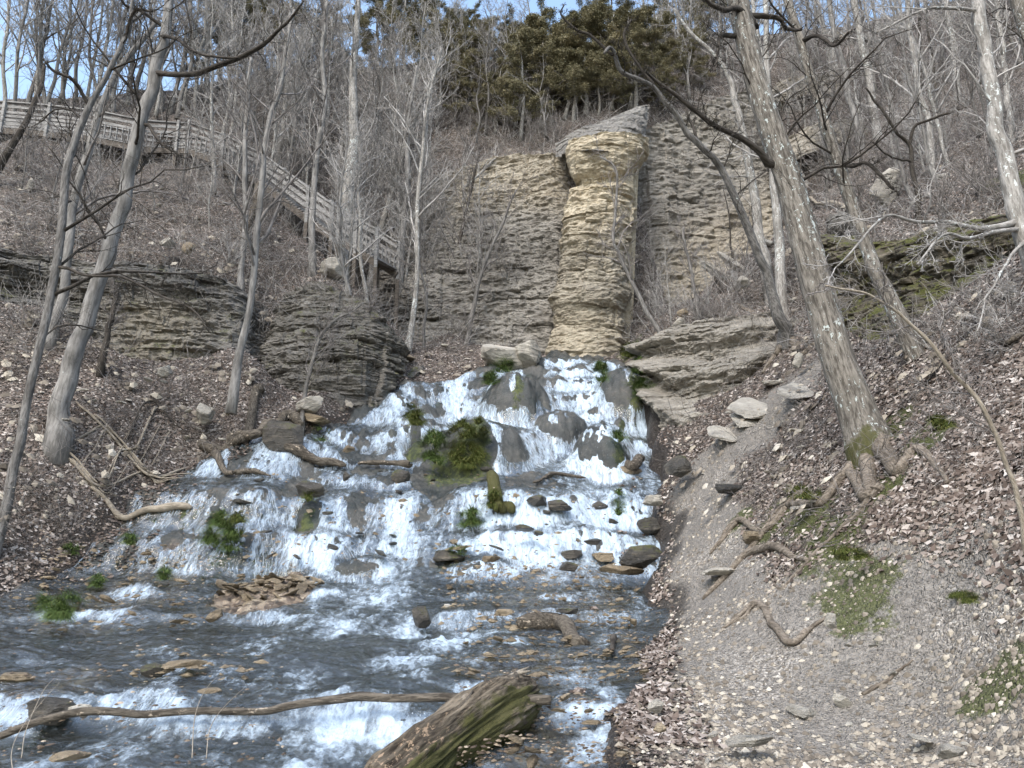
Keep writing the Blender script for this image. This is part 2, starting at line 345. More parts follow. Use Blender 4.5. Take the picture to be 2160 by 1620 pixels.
def m_ground():
    s = NT('forest_floor')
    cell = s.n('ShaderNodeTexVoronoi'); cell.inputs['Scale'].default_value = 13
    warp = s.n('ShaderNodeVectorMath', operation='ADD'); s.put(warp.inputs[0], s.st(s.pos, (1, 1, 1.6))); s.put(warp.inputs[1], s.noise(5, out='Color', detail=2)); s.put(cell.inputs['Vector'], warp.outputs[0])
    r = s.xyz(cell.outputs['Color'], 0)
    leaf = s.ramp(r, [(0, (.030, .025, .021)), (.25, (.078, .065, .055)), (.45, (.15, .126, .110)), (.65, (.25, .212, .188)), (.85, (.40, .352, .315)), (1, (.60, .555, .505))])
    soil = s.mix(s.noise(3), (.022, .017, .013), (.075, .058, .045))
    big = s.noise(.55, detail=5, rough=.7)
    lit = s.ma('MULTIPLY', s.step(.60, .38, s.ma('ADD', big, s.ma('MULTIPLY', s.noise(9, detail=3), .25))), .8)
    col = s.mix(s.ma('SUBTRACT', 1.0, lit, clamp=True), leaf, s.mix(.45, soil, leaf))
    # the trodden path: pale grit
    g = s.vor(42, out='Color'); gr = s.xyz(g, 0)
    grit = s.ramp(gr, [(0, (.145, .132, .116)), (.55, (.25, .23, .203)), (.8, (.34, .315, .285)), (1, (.55, .515, .46))])
    grit = s.mix(s.ma('MULTIPLY', s.step(.32, .52, s.noise(1.1, detail=5)), .88), grit, s.mix(s.noise(14, detail=6), (.155, .143, .128), (.275, .255, .226)))
    pa = s.ma('ADD', s.attr('path'), s.ma('MULTIPLY', s.ma('SUBTRACT', s.noise(2.2, detail=5), .5), .7))
    col = s.mix(s.step(.35, .62, pa), col, grit)
    mo = s.ma('ADD', s.attr('moss'), s.ma('MULTIPLY', s.ma('SUBTRACT', s.noise(3.5, detail=7, rough=.78), .5), 2.6))
    col = s.mix(s.ma('MULTIPLY', s.step(.55, .85, mo), .85), col, s.mix(s.noise(30), (.035, .044, .012), (.10, .115, .028)))
    we = s.ma('ADD', s.attr('wet'), s.ma('MULTIPLY', s.ma('SUBTRACT', s.noise(3), .5), .5))
    wf = s.step(.3, .8, we)
    dk = s.mix(s.noise(12), (.012, .010, .009), (.05, .042, .035))
    col = s.mix(s.ma('MULTIPLY', wf, .85), col, dk)
    h = s.ma('ADD', s.ma('MULTIPLY', cell.outputs['Distance'], -1.0), s.ma('MULTIPLY', s.noise(40, detail=3), .4))
    nb = s.bump(h, .9, .05); nb = s.bump(s.noise(7, detail=5, rough=.7), .6, .08, nb)
    return s.done(col, s.ma('SUBTRACT', .92, s.ma('MULTIPLY', wf, .45)), nb, .3)
def m_rock(name, a, b, c, dark=(.035, .032, .028), moss=.0, layer=9.0, tint=None, wet=False):
    s = NT(name)
    base = s.mix(s.step(.35, .65, s.noise(.9, detail=6, rough=.65)), a, b)
    base = s.mix(s.step(.52, .70, s.noise(2.7, detail=6, rough=.7, st=(1, 1, 2.2))), base, c)
    band = s.noise(1.0, st=(.9, .9, layer), detail=5, rough=.65)
    base = s.mix(s.ma('MULTIPLY', s.step(.47, .34, band), .6), base, dark)
    base = s.mix(s.ma('MULTIPLY', s.step(.52, .66, s.noise(.7, st=(2.2, 2.2, .5), detail=6, rough=.7)), .45), base, (.105, .10, .092))
    base = s.mix(s.ma('MULTIPLY', s.step(.56, .75, s.noise(17, detail=4, rough=.7)), .55), base, dark)
    base = s.mix(s.ma('MULTIPLY', s.step(.60, .74, s.noise(6, detail=6, rough=.75)), .5), base, (.46, .43, .38))
    if tint: base = s.mix(s.ma('MULTIPLY', s.attr('warm'), 1.0, clamp=True), base, s.mix(s.step(.35, .7, s.noise(3, detail=6, rough=.7)), tint[0], tint[1]))
    if moss:
        base = s.mix(s.ma('MULTIPLY', s.step(.62 - moss * .2, .74 - moss * .2, s.ma('ADD', s.ma('MULTIPLY', s.up(), .12), s.noise(1.8, detail=6, rough=.75))), .85), base, s.mix(s.noise(25), (.03, .035, .008), (.12, .13, .02)))
    h = s.ma('ADD', band, s.ma('MULTIPLY', s.noise(9, detail=6, rough=.75, st=(1, 1, 2.5)), .8))
    nb = s.bump(h, 1.0, .10); nb = s.bump(s.vor(26, st=(1, 1, 2.4)), .35, .03, nb)
    return s.done(base, .35 if wet else .88, nb, .45 if wet else .25)
def m_bed():
    s = NT('stream_bed_rock')
    n1 = s.noise(1.4, detail=6, rough=.7)
    col = s.mix(s.step(.35, .65, n1), (.022, .027, .026), (.075, .074, .066))
    col = s.mix(s.step(.55, .7, s.noise(5, detail=5, rough=.7)), col, (.115, .105, .088))
    g = s.n('ShaderNodeTexVoronoi'); g.inputs['Scale'].default_value = 11; s.put(g.inputs['Vector'], s.pos)
    peb = s.ramp(s.xyz(g.outputs['Color'], 0), [(0, (.05, .038, .028)), (.4, (.12, .09, .065)), (.75, (.21, .165, .12)), (1, (.36, .30, .22))])
    gv = s.step(.4, .6, s.ma('ADD', s.attr('gravel'), s.ma('MULTIPLY', s.ma('SUBTRACT', s.noise(1.7), .5), .5)))
    col = s.mix(gv, col, peb)
    mo = s.ma('ADD', s.attr('moss'), s.ma('MULTIPLY', s.ma('SUBTRACT', s.noise(4.5, detail=6, rough=.75), .5), 2.6))
    ms = s.step(.6, .9, mo)
    col = s.mix(s.ma('MULTIPLY', ms, .9), col, s.mix(s.step(.42, .58, s.noise(6, detail=6, rough=.75)), (.020, .030, .010), s.mix(s.noise(40), (.042, .062, .014), (.115, .125, .03))))
    col = s.mix(s.ma('MULTIPLY', s.step(.58, .7, s.noise(.9, detail=3)), .4), col, (.022, .042, .032))
    col = s.mix(s.ma('MULTIPLY', s.step(.50, .66, s.noise(1, st=(9, 9, 1.6), detail=5, rough=.7)), .55), col, (.016, .020, .018))
    h = s.ma('ADD', s.ma('MULTIPLY', s.noise(7, detail=8, rough=.75), 1.6), s.ma('MULTIPLY', g.outputs['Distance'], s.ma('MULTIPLY', gv, -.8)))
    nb = s.bump(h, .8, .05)
    return s.done(col, s.ma('ADD', .28, s.ma('MULTIPLY', ms, .55)), nb, .5)
def m_water():
    s = NT('running_water')
    # strands run with the flow: cross-flow and along-flow coordinates are stored on the mesh
    cx = s.n('ShaderNodeCombineXYZ'); s.put(cx.inputs[0], s.attr('across')); s.put(cx.inputs[1], s.attr('along')); v = cx.outputs[0]
    wp = s.n('ShaderNodeVectorMath', operation='ADD'); s.put(wp.inputs[0], v); s.put(wp.inputs[1], s.st(s.noise(3.0, out='Color', detail=3), (.22, .5, 0))); v = wp.outputs[0]
    st1 = s.noise(1, v, st=(10, 1.9, 1), detail=5, rough=.6)
    st2 = s.noise(1, v, st=(26, 5, 1), detail=3, rough=.55)
    blob = s.noise(8, detail=6, rough=.75, st=(1, .8, 1))
    lace = s.vor(9, feat='DISTANCE_TO_EDGE')
    f = s.attr('foam'); fl = s.attr('steep')
    tex = s.ma('ADD', s.ma('MULTIPLY', s.ma('ADD', s.ma('MULTIPLY', st1, .62), s.ma('MULTIPLY', st2, .38)), s.ma('ADD', .35, s.ma('MULTIPLY', fl, .65))),
               s.ma('MULTIPLY', blob, s.ma('SUBTRACT', .65, s.ma('MULTIPLY', fl, .65))))
    k = s.ma('ADD', s.ma('MULTIPLY', f, 1.0), s.ma('MULTIPLY', s.ma('SUBTRACT', tex, .5), 3.1))
    fo = s.ma('MULTIPLY', s.step(.16, 1.14, k), .93)
    fo = s.ma('MULTIPLY', fo, s.step(.03, .14, f))
    h = s.ma('ADD', s.ma('MULTIPLY', tex, 1.2), s.ma('MULTIPLY', s.noise(7, st=(1, 1.6, 1), detail=3), .6))
    nb = s.bump(h, .9, .045)
    foam = s.n('ShaderNodeBsdfPrincipled'); foam.inputs['Base Color'].default_value = (.45, .55, .645, 1); foam.inputs['Roughness'].default_value = .45; foam.inputs['Specular IOR Level'].default_value = .4; s.put(foam.inputs['Normal'], nb)
    tr = s.n('ShaderNodeBsdfTransparent'); tr.inputs[0].default_value = (.72, .74, .66, 1)
    gl = s.n('ShaderNodeBsdfGlossy'); gl.inputs['Roughness'].default_value = .10; gl.inputs[0].default_value = (.56, .55, .52, 1); s.put(gl.inputs['Normal'], nb)
    fr = s.n('ShaderNodeFresnel'); fr.inputs[0].default_value = 1.45; s.put(fr.inputs['Normal'], nb)
    mx = s.n('ShaderNodeMixShader'); s.put(mx.inputs[0], s.ma('ADD', s.ma('MULTIPLY', fr.outputs[0], .60), .02, clamp=True)); s.put(mx.inputs[1], tr.outputs[0]); s.put(mx.inputs[2], gl.outputs[0])
    m2 = s.n('ShaderNodeMixShader'); s.put(m2.inputs[0], fo); s.put(m2.inputs[1], mx.outputs[0]); s.put(m2.inputs[2], foam.outputs[0])
    s.t.nodes.remove(s.b); s.put(s.out.inputs['Surface'], m2.outputs[0]); return s.m
def m_froth():
    s = NT('froth'); s.done((.62, .71, .80), .35, None, .5); tr = s.n('ShaderNodeBsdfTransparent'); mx = s.n('ShaderNodeMixShader'); mx.inputs[0].default_value = .45
    s.put(mx.inputs[1], tr.outputs[0]); s.put(mx.inputs[2], s.b.outputs[0]); s.put(s.out.inputs['Surface'], mx.outputs[0]); return s.m
def m_bark(name, a, b, lich=0.0, lc=(.50, .55, .53), moss=0, sc=1.0, furrow=.6):
    s = NT(name)
    n = s.noise(1, s.geo, st=(26 * sc, 26 * sc, 4.5 * sc), detail=5, rough=.7)
    col = s.mix(s.step(.35, .65, n), a, b)
    col = s.mix(s.ma('MULTIPLY', s.step(.4, .7, s.noise(1.3, s.geo, detail=4)), .5), col, tuple(x * .6 for x in a))
    if lich:
        w = s.ma('ADD', s.noise(1, s.geo, st=(17, 17, 11), detail=6, rough=.75), s.ma('MULTIPLY', s.noise(1.1, s.geo, detail=2), .35))
        col = s.mix(s.step(.895 - lich * .22, .925 - lich * .22, w), col, s.mix(s.noise(30, s.geo), lc, tuple(x * .75 for x in lc)))
    if moss:
        col = s.mix(s.ma('MULTIPLY', s.step(.4, .65, s.ma('ADD', s.attr('moss'), s.ma('MULTIPLY', s.ma('SUBTRACT', s.noise(9, s.geo, detail=5), .5), .9))), .9), col, s.mix(s.noise(50, s.geo), (.025, .028, .010), (.095, .092, .030)))
    nb = s.bump(n, furrow, .03)
    return s.done(col, .92, nb, .2)
def m_leaf(name, stops, rough=.85):
    s = NT(name)
    col = s.ramp(s.attr('rnd'), stops)
    col = s.mix(s.ma('MULTIPLY', s.noise(60, detail=2), .45), col, (.05, .035, .025))
    return s.done(col, rough, None, .25)
def m_simple(name, a, b, sc=8, rough=.9, st=None, bump=.3, obj=True, spec=.25):
    s = NT(name); n = s.noise(sc, s.geo if obj else s.pos, st=st, detail=5, rough=.65)
    return s.done(s.mix(s.step(.35, .65, n), a, b), rough, s.bump(n, bump, .02), spec)
M = dict(
 ground=m_ground(), bed=m_bed(), water=m_water(),
 grey=m_rock('layered_limestone', (.17, .163, .150), (.27, .258, .235), (.40, .38, .34), tint=((.38, .315, .21), (.60, .53, .40))),
 cream=m_rock('pale_yellow_limestone', (.22, .20, .165), (.33, .30, .24), (.46, .42, .34), tint=((.42, .355, .25), (.66, .59, .45)), dark=(.10, .085, .065)),
 darkrock=m_rock('dark_layered_rock', (.10, .096, .088), (.19, .18, .165), (.29, .275, .25), moss=.03, tint=((.30, .26, .19), (.38, .34, .26))),
 mossrock=m_rock('mossy_layered_rock', (.075, .066, .052), (.15, .13, .10), (.22, .19, .14), moss=.50, tint=((.30, .26, .19), (.38, .34, .26))),
 slab=m_rock('pale_limestone', (.34, .32, .28), (.45, .42, .36), (.52, .49, .43), dark=(.16, .15, .13), layer=3),
 tan=m_rock('tan_stone', (.17, .135, .09), (.30, .245, .17), (.38, .32, .23), dark=(.04, .032, .025), layer=3),
 wetrock=m_rock('wet_stone', (.045, .042, .036), (.095, .085, .07), (.15, .13, .10), dark=(.015, .014, .012), layer=3, wet=True, moss=.2),
 froth=m_froth(),
 bark=m_bark('grey_bark', (.08, .075, .069), (.22, .21, .197), lich=.25),
 furrow=m_bark('furrowed_bark', (.07, .062, .052), (.25, .23, .20), lich=.62, lc=(.52, .57, .55), moss=1, furrow=.9),
 smooth=m_bark('smooth_grey_bark', (.12, .115, .107), (.27, .26, .245), lich=.15, sc=.5, furrow=.4),
 pale=m_bark('pale_lichened_bark', (.15, .14, .125), (.36, .345, .32), lich=.6, lc=(.60, .64, .62)),
 dark=m_bark('dark_bark', (.028, .024, .020), (.085, .075, .064)),
 twig=m_simple('grey_twigs', (.20, .19, .18), (.42, .405, .385), 3),
 twigd=m_simple('brown_twigs', (.105, .095, .088), (.24, .222, .208), 3),
 dead=m_bark('weathered_dead_wood', (.045, .038, .030), (.17, .148, .12), moss=1, sc=1.3, furrow=1.0, lich=.45, lc=(.40, .34, .27)),
 rotten=m_bark('rotten_wood', (.030, .024, .018), (.21, .175, .13), moss=1, sc=.8, furrow=1.0, lich=.5, lc=(.34, .25, .17)),
 rootbark=m_bark('root_bark', (.085, .070, .055), (.25, .215, .175), sc=1.4, furrow=.7),
 stick=m_bark('pale_stick', (.20, .17, .13), (.36, .32, .26), sc=2),
 cedar=m_leaf('cedar_foliage', [(0, (.08, .082, .045)), (.4, (.20, .19, .11)), (.75, (.33, .30, .18)), (1, (.43, .385, .25))]),
 leaf=m_leaf('fallen_leaves', [(0, (.045, .034, .028)), (.3, (.13, .100, .083)), (.6, (.24, .200, .172)), (.85, (.38, .333, .297)), (1, (.58, .535, .49))]),
 gravel=m_leaf('path_gravel', [(0, (.12, .105, .085)), (.5, (.26, .23, .19)), (.85, (.42, .38, .31)), (1, (.58, .54, .46))]),
 pebble=m_leaf('stream_pebbles', [(0, (.05, .038, .028)), (.5, (.14, .108, .078)), (.85, (.26, .21, .15)), (1, (.42, .35, .27))], .5),
 grass=m_leaf('green_grass', [(0, (.04, .075, .018)), (.5, (.095, .165, .04)), (.85, (.18, .25, .07)), (1, (.36, .33, .15))], .7),
 moss=m_leaf('moss_and_grass', [(0, (.04, .06, .014)), (.5, (.11, .15, .03)), (.85, (.22, .22, .06)), (1, (.40, .34, .15))], .8),
 wood=m_simple('weathered_boards', (.17, .165, .158), (.33, .325, .315), 1, st=(3, 3, 22), bump=.2),
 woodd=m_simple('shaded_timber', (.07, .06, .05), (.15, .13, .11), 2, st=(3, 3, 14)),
)

# ------------------------------------------------------------------ ground, stream bed, water
def spots(x, y, lst):
    m = np.zeros_like(x)
    pts, _ = hit([a[0] for a in lst], [a[1] for a in lst])
    for p, a in zip(pts, lst):
        r = a[2] * depth(p) / FPX
        m = np.maximum(m, (a[3] if len(a) > 3 else 1) * np.clip(1.3 - np.hypot(x - p[0], (y - p[1]) * .7) / max(r, .05), 0, 1))
    return m
def linemask(x, y, pts, w):
    m = np.zeros_like(x)
    for (a, b, w0, w1) in zip(pts[:-1], pts[1:], w[:-1], w[1:]):
        d = b[:2] - a[:2]; t = np.clip(((x - a[0]) * d[0] + (y - a[1]) * d[1]) / (d @ d), 0, 1)
        r = np.hypot(x - a[0] - t * d[0], y - a[1] - t * d[1]); m = np.maximum(m, np.clip(1.35 - .7 * r / (w0 + (w1 - w0) * t), 0, 1))
    return m
PATHPX = [(1980, 1600, 420), (1780, 1490, 330), (1620, 1370, 215), (1530, 1270, 110), (1490, 1180, 70), (1475, 1090, 60), (1480, 1010, 65), (1540, 930, 75), (1620, 850, 95), (1690, 770, 40)]
pp, _ = hit([a[0] for a in PATHPX], [a[1] for a in PATHPX]); pw = [a[2] * depth(p) / FPX for p, a in zip(pp, PATHPX)]
pp = np.vstack([[3.2, 2.0, .3], pp]); pw = [1.6] + pw
MOSS = [(1740,1080,100),(1620,1090,50),(1830,1230,90),(1700,1060,80),(1640,1030,60),(1950,900,60,1.1),(1960,910,50),(1880,890,60),(1790,1170,110),(1760,1120,90),(2050,1270,60,1.1),(2090,1380,90,1.2),(2000,560,120),(2080,560,60),(1880,620,90),(1820,700,70,.8),(1750,650,60,.7),(2140,370,70),(1330,735,40),(1360,760,30),(2130,1400,80),(1850,940,70),(1560,1080,40)]
th = np.linspace(R(-58), R(58), 820); rr = np.geomspace(4.0, 100, 760)
X = (rr[:, None] * np.sin(th)); Y = (rr[:, None] * np.cos(th) - 4.0)
Z = H_exact(X, Y); D = bank_d(X, Y)
Zb = np.interp(Y, PY, PZ)
kb = sstep(-.05, .35, D); Z = Z * (1 - kb) + np.minimum(Z, bed(X, Y) - .14) * kb
far = sstep(3, 14, Y)
Z = Z + (1 - np.clip(linemask(X, Y, pp, pw), 0, 1)) * .03 * fbm2(X * 7, Y * 7, 3, 91)
path = linemask(X, Y, pp, pw); moss = spots(X, Y, MOSS); wet = np.clip(1.1 + D * 1.6, 0, 1) * (Y < 24.5)
V = np.stack([X, Y, Z], -1).reshape(-1, 3)
ground = mesh('ground', V, grid_faces(len(rr), len(th))[:, ::-1], M['ground'], attrs=dict(path=path, moss=moss, wet=wet))
tag(ground, kind='structure')

gx = np.arange(-9.2, 4.6, .034); gy = np.arange(2.5, 24.3, .034)
X, Y = np.meshgrid(gx, gy); B = bed(X, Y); D = bank_d(X, Y)
def blur(a, k):
    for _ in range(2):
        for ax in (0, 1):
            c = np.cumsum(np.insert(np.pad(a, [(k + 1, k) if i == ax else (0, 0) for i in (0, 1)], mode='edge'), 0, 0, axis=ax), axis=ax) if False else None
            p_ = np.pad(a, [(k, k) if i == ax else (0, 0) for i in (0, 1)], mode='edge'); c = np.cumsum(p_, axis=ax); z = np.zeros_like(np.take(c, [0], ax)); c = np.concatenate([z, c], ax)
            n = a.shape[ax]; a = (np.take(c, range(2 * k + 1, 2 * k + 1 + n), ax) - np.take(c, range(n), ax)) / (2 * k + 1)
    return a
bm_pts, _ = hit([1],[1])
BEDMOSS = [(930,950,45,1.2),(990,940,55,1.3),(960,1000,45,1.2),(1010,985,30,1.1),(880,900,32,1.2),(1265,800,22,1.1),(1090,810,20),(1070,785,25),(1310,935,25,1.1),(1320,905,20),(650,1065,22,1.2),(850,970,20,1.1),(1345,900,20),(480,1110,40),(1260,1065,20,1.1),(1310,1080,20),(950,1165,40,1.1),(470,1150,50),(400,1090,30,1.1),(1050,1150,40,.8),(1180,1080,60,.8),(75,1500,40,1.1),(1010,840,20,.9),(970,870,25,1.1),(1350,1000,25,.9),(560,1130,40,.9),(330,1310,20,.9),(435,1290,12,1),(1350,800,40,1.0)]
bmoss = spots(X, Y, BEDMOSS)
gravel = np.clip(spots(X, Y, [(1200,1250,170),(1100,1400,180),(1250,1500,150),(1150,1600,200),(1300,1350,80),(300,1210,130),(200,1280,120),(560,1240,130),(100,1450,150,.8),(1000,1480,100)]), 0, 1)
keep = D > -.35
def sub(mask):
    idx = -np.ones(mask.size, int); f = grid_faces(*mask.shape)[:, ::-1]; k = mask.ravel()[f].all(1); f = f[k]; u = np.unique(f); idx[u] = np.arange(len(u)); return u, idx[f]
u, f = sub(keep)
Bs = B - np.clip(-D, 0, 1) * .6
bedo = mesh('stream_bed', np.stack([X, Y, Bs], -1).reshape(-1, 3)[u], f, M['bed'], attrs=dict(moss=bmoss.ravel()[u], gravel=gravel.ravel()[u]))
tag(bedo, kind='structure')
# water level follows the bed, then the current is followed downhill to find where it breaks into foam
BW = blur(B, 4); deep = np.interp(Y, [0, 6.7, 9, 13.8, 15, 24], [.07, .06, .065, .05, .035, .03])
Wz = BW + deep
gyz, gxz = np.gradient(blur(B, 3), .034)
ny, nx = X.shape
N = 52000
src = rng.random(N) ** .93; sx = np.empty(N); sy = np.empty(N)
a = src < .34; sx[a] = rng.uniform(1.0, 3.1, a.sum()); sy[a] = rng.uniform(21.8, 22.4, a.sum())
b = (src >= .34) & (src < .56); sx[b] = rng.uniform(-1.5, .35, b.sum()); sy[b] = rng.uniform(21.2, 22.0, b.sum())
c = (src >= .56) & (src < .66); sx[c] = rng.uniform(2.6, 3.6, c.sum()); sy[c] = rng.uniform(16, 21, c.sum())
d = (src >= .66) & (src < .74); sx[d] = rng.uniform(-.6, 1.3, d.sum()); sy[d] = rng.uniform(19.2, 19.6, d.sum())
e = (src >= .74) & (src < .86); sx[e] = rng.uniform(-7.2, 3.0, e.sum()); sy[e] = rng.uniform(8, 17, e.sum())
e = (src >= .86); sy[e] = rng.uniform(16.5, 21.8, e.sum()); sx[e] = np.interp(sy[e], SY, SL) + .15 + 1.7 * rng.random(e.sum()) ** 1.5
vx = np.zeros(N); vy = -np.ones(N) * .3; foamv = np.zeros(N)
Fm = np.zeros(ny * nx); Dn = np.zeros(ny * nx); AX = np.zeros(ny * nx)
x0 = sx.copy(); alive = np.ones(N, bool)
for it in range(620):
    i = np.clip(((sy - gy[0]) / .034).astype(int), 0, ny - 1); j = np.clip(((sx - gx[0]) / .034).astype(int), 0, nx - 1)
    s1 = gxz[i, j]; s2 = gyz[i, j]
    ax_ = np.clip(-s1, -1.6, 1.6) * 1.0 - .75 * vx + rng.normal(0, .25, N); ay_ = np.clip(-s2, -1.6, 1.6) * 1.0 - .45 * (vy + .55) - .22
    dt = .075; sl_ = np.hypot(s1, s2)
    cur = vn2(sx * 1.1, sy * 1.1 + 50, 401); cux = vn2(sx * .5, sy * .5, 402)
    vx += ax_ * dt + np.where(sl_ < .5, (cur + cux) * .05, 0); vy += ay_ * dt; vy = np.minimum(vy, -.12)
    dd = D[i, j]; vx += np.where(dd < .3, np.sign(-2.5 - sx) * .05, 0)
    sp = np.hypot(vx, vy) + 1e-6; stp = .034 / np.maximum(sp, .3) * 1.2
    sx += vx / sp * .036; sy += vy / sp * .036
    sl_ = np.hypot(s1, s2)
    foamv = foamv + (np.clip(sl_ * 1.35 - .22, 0, 1) - foamv) * np.where(sl_ > .5, .30, .08)
    ok = (sy > gy[0]) & (D[i, j] > -.1)
    k = i * nx + j
    Fm += np.bincount(k[ok], foamv[ok], minlength=ny * nx); Dn += np.bincount(k[ok], minlength=ny * nx)
Fm = blur(Fm.reshape(ny, nx), 1); Dn = blur(Dn.reshape(ny, nx), 1)
sl = np.hypot(gxz, gyz); fs = sstep(.36 - .06 * sstep(19, 15, Y) - .14 * sstep(14, 12.5, Y), .95 - .10 * sstep(18, 14, Y) - .26 * sstep(14, 12.5, Y), sl); dens = 1 - np.exp(-Dn / 9.0)
foam = np.maximum(fs * (.20 + .80 * dens), (1 - np.exp(-Fm / 34.0)) * .62)
chan = fbm2(X * 1.35, Y * .55, 4, 501); foam = np.maximum(foam * np.clip(.80 + .95 * chan, .18, 1.2), .13 * sstep(0, .3, D))
churn = spots(X, Y, [(690,1300,120,.8),(560,1345,110,.8),(820,1330,90,1),(860,1385,80,1),(480,1400,60,.5),(720,1545,130,1.2),(640,1600,90,1.2),(860,1590,100,1.1),(250,1570,120,.7),(80,1590,90,.7),(960,1350,90,1),(1090,1345,40,.8),(430,1560,80,.5),(870,1440,60,.6),(130,1335,60,.5),(180,1440,60,.4),(1300,1640,90,.5),(1000,1320,90,.8),(620,1420,110,.5),(330,1360,110,.45),(980,1400,70,.5),(120,1400,80,.35),(560,1205,150,.4),(800,1225,110,.7)])
foam = foam * (1 - .38 * sstep(-3.2, -4.6, X) * sstep(16.6, 15.6, Y) * sstep(12.5, 13.5, Y)); lace = (.30 + .22 * vn2(X * 3, Y * 1.2, 521)) * sstep(.12, .45, sl) * sstep(13, 14.5, Y); foam = np.maximum(foam, lace)
foam = .88 * np.clip(np.maximum(foam, .92 * np.clip(churn, 0, 1.2) * np.clip(.85 + .9 * fbm2(X * 2.2, Y * 1.6, 3, 511), .1, 1.3)), 0, 1.1)
steep = sstep(.35, 1.1, np.hypot(gxz, gyz))
thin = sstep(.3, 3, Dn)                              # where hardly any water runs, the rock stays bare
dry = np.clip(spots(X, Y, [(935,950,70,1.4),(985,950,60,1.4),(880,905,34,1.2),(560,1225,105,1.3),(650,1065,28,1.0)]), 0, 1)
foam = foam * (1 - .8 * sstep(.3, .8, dry)); 
upz = sstep(12.2, 14.5, Y) * sstep(-1, -4, X) + sstep(15, 18, Y) * (1 - sstep(-1, -4, X))
Wz = Wz - .055 * (1 - thin) * upz - .07 * sstep(-.12, -.42, chan) * sstep(12.8, 14.2, Y) - .25 * sstep(.35, .8, dry) - .10 * np.clip(-D * 4, 0, 1)
Wz = Wz + foam * (.035 * vn2(X * 11, Y * 5, 3) + .03 * vn2(X * 23, Y * 14, 4) + .025) + (.022 * fbm2(X * 4, Y * 6, 3, 5) + .007 * vn2(X * 17, Y * 24, 6)) * (.5 + deep / .07)
u, f = sub((D > -.12) & (Wz > B - .10))
across = X.copy(); along = Y * .55 + B * 1.0
wat = mesh('water', np.stack([X, Y, Wz], -1).reshape(-1, 3)[u], f, M['water'], attrs=dict(foam=foam.ravel()[u], steep=steep.ravel()[u], across=across.ravel()[u], along=along.ravel()[u]))
tag(wat, kind='structure')
# strands and drops of white water thrown off the steep faces
cand = np.flatnonzero(((fs * dens * foam) > .33).ravel() & (D > .05).ravel()); c_ = rng.choice(cand, 11000); i, j = np.unravel_index(c_, X.shape)
q = np.stack([X[i, j] + rng.normal(0, .01, len(i)), Y[i, j] + rng.normal(0, .01, len(i))], 1); SP_ = np.zeros((len(i), 7, 3)); vz = np.zeros(len(i)); L_ = rng.uniform(.4, 1.3, len(i)) * np.clip(Y[i, j] / 17, .35, 1)
d_ = np.stack([-gxz[i, j] + rng.normal(0, .12, len(i)), -gyz[i, j]], 1); d_ /= np.linalg.norm(d_, axis=1, keepdims=True)
for k in range(7):
    ii = np.clip(((q[:, 1] - gy[0]) / .034).astype(int), 0, ny - 1); jj = np.clip(((q[:, 0] - gx[0]) / .034).astype(int), 0, nx - 1)
    SP_[:, k] = np.column_stack([q, Wz[ii, jj] + .012 + .012 * rng.random(len(q))]); q = q + d_ * (.028 * L_)[:, None]
v_1, f_1 = tubes(SP_, (rng.uniform(.0022, .0060, len(i)) * np.clip(Y[i, j] / 16, .35, 1))[:, None] * np.array([.3, .8, 1, 1, .9, .7, .3])[None], 3)
tag(mesh('white_water', v_1, f_1, M['froth']), 'white strands of falling water on the steep faces of the cascade', 'white water', kind='stuff')
c_ = rng.choice(cand, 5000); i, j = np.unravel_index(c_, X.shape); octa = np.array([(1, 0, 0), (0, 1, 0), (-1, 0, 0), (0, -1, 0), (0, 0, 1.3), (0, 0, -1.3)]); ofc = np.array([(0, 1, 4), (1, 2, 4), (2, 3, 4), (3, 0, 4), (1, 0, 5), (2, 1, 5), (3, 2, 5), (0, 3, 5)])
c = np.column_stack([X[i, j], Y[i, j] - rng.uniform(0, .12, len(i)), Wz[i, j] + np.abs(rng.normal(.0, .05, len(i)))]); V_ = c[:, None] + rng.uniform(.002, .0065, len(i))[:, None, None] * octa
tag(mesh('spray', V_.reshape(-1, 3), (ofc[None] + np.arange(len(i))[:, None, None] * 6).reshape(-1, 3), M['froth']), 'drops of spray over the cascades', 'spray', kind='stuff')
WATER = (gx, gy, Wz, B); D0 = D
def water_z(x, y):
    i = np.clip(((np.asarray(y) - gy[0]) / .034).astype(int), 0, ny - 1); j = np.clip(((np.asarray(x) - gx[0]) / .034).astype(int), 0, nx - 1); return Wz[i, j]

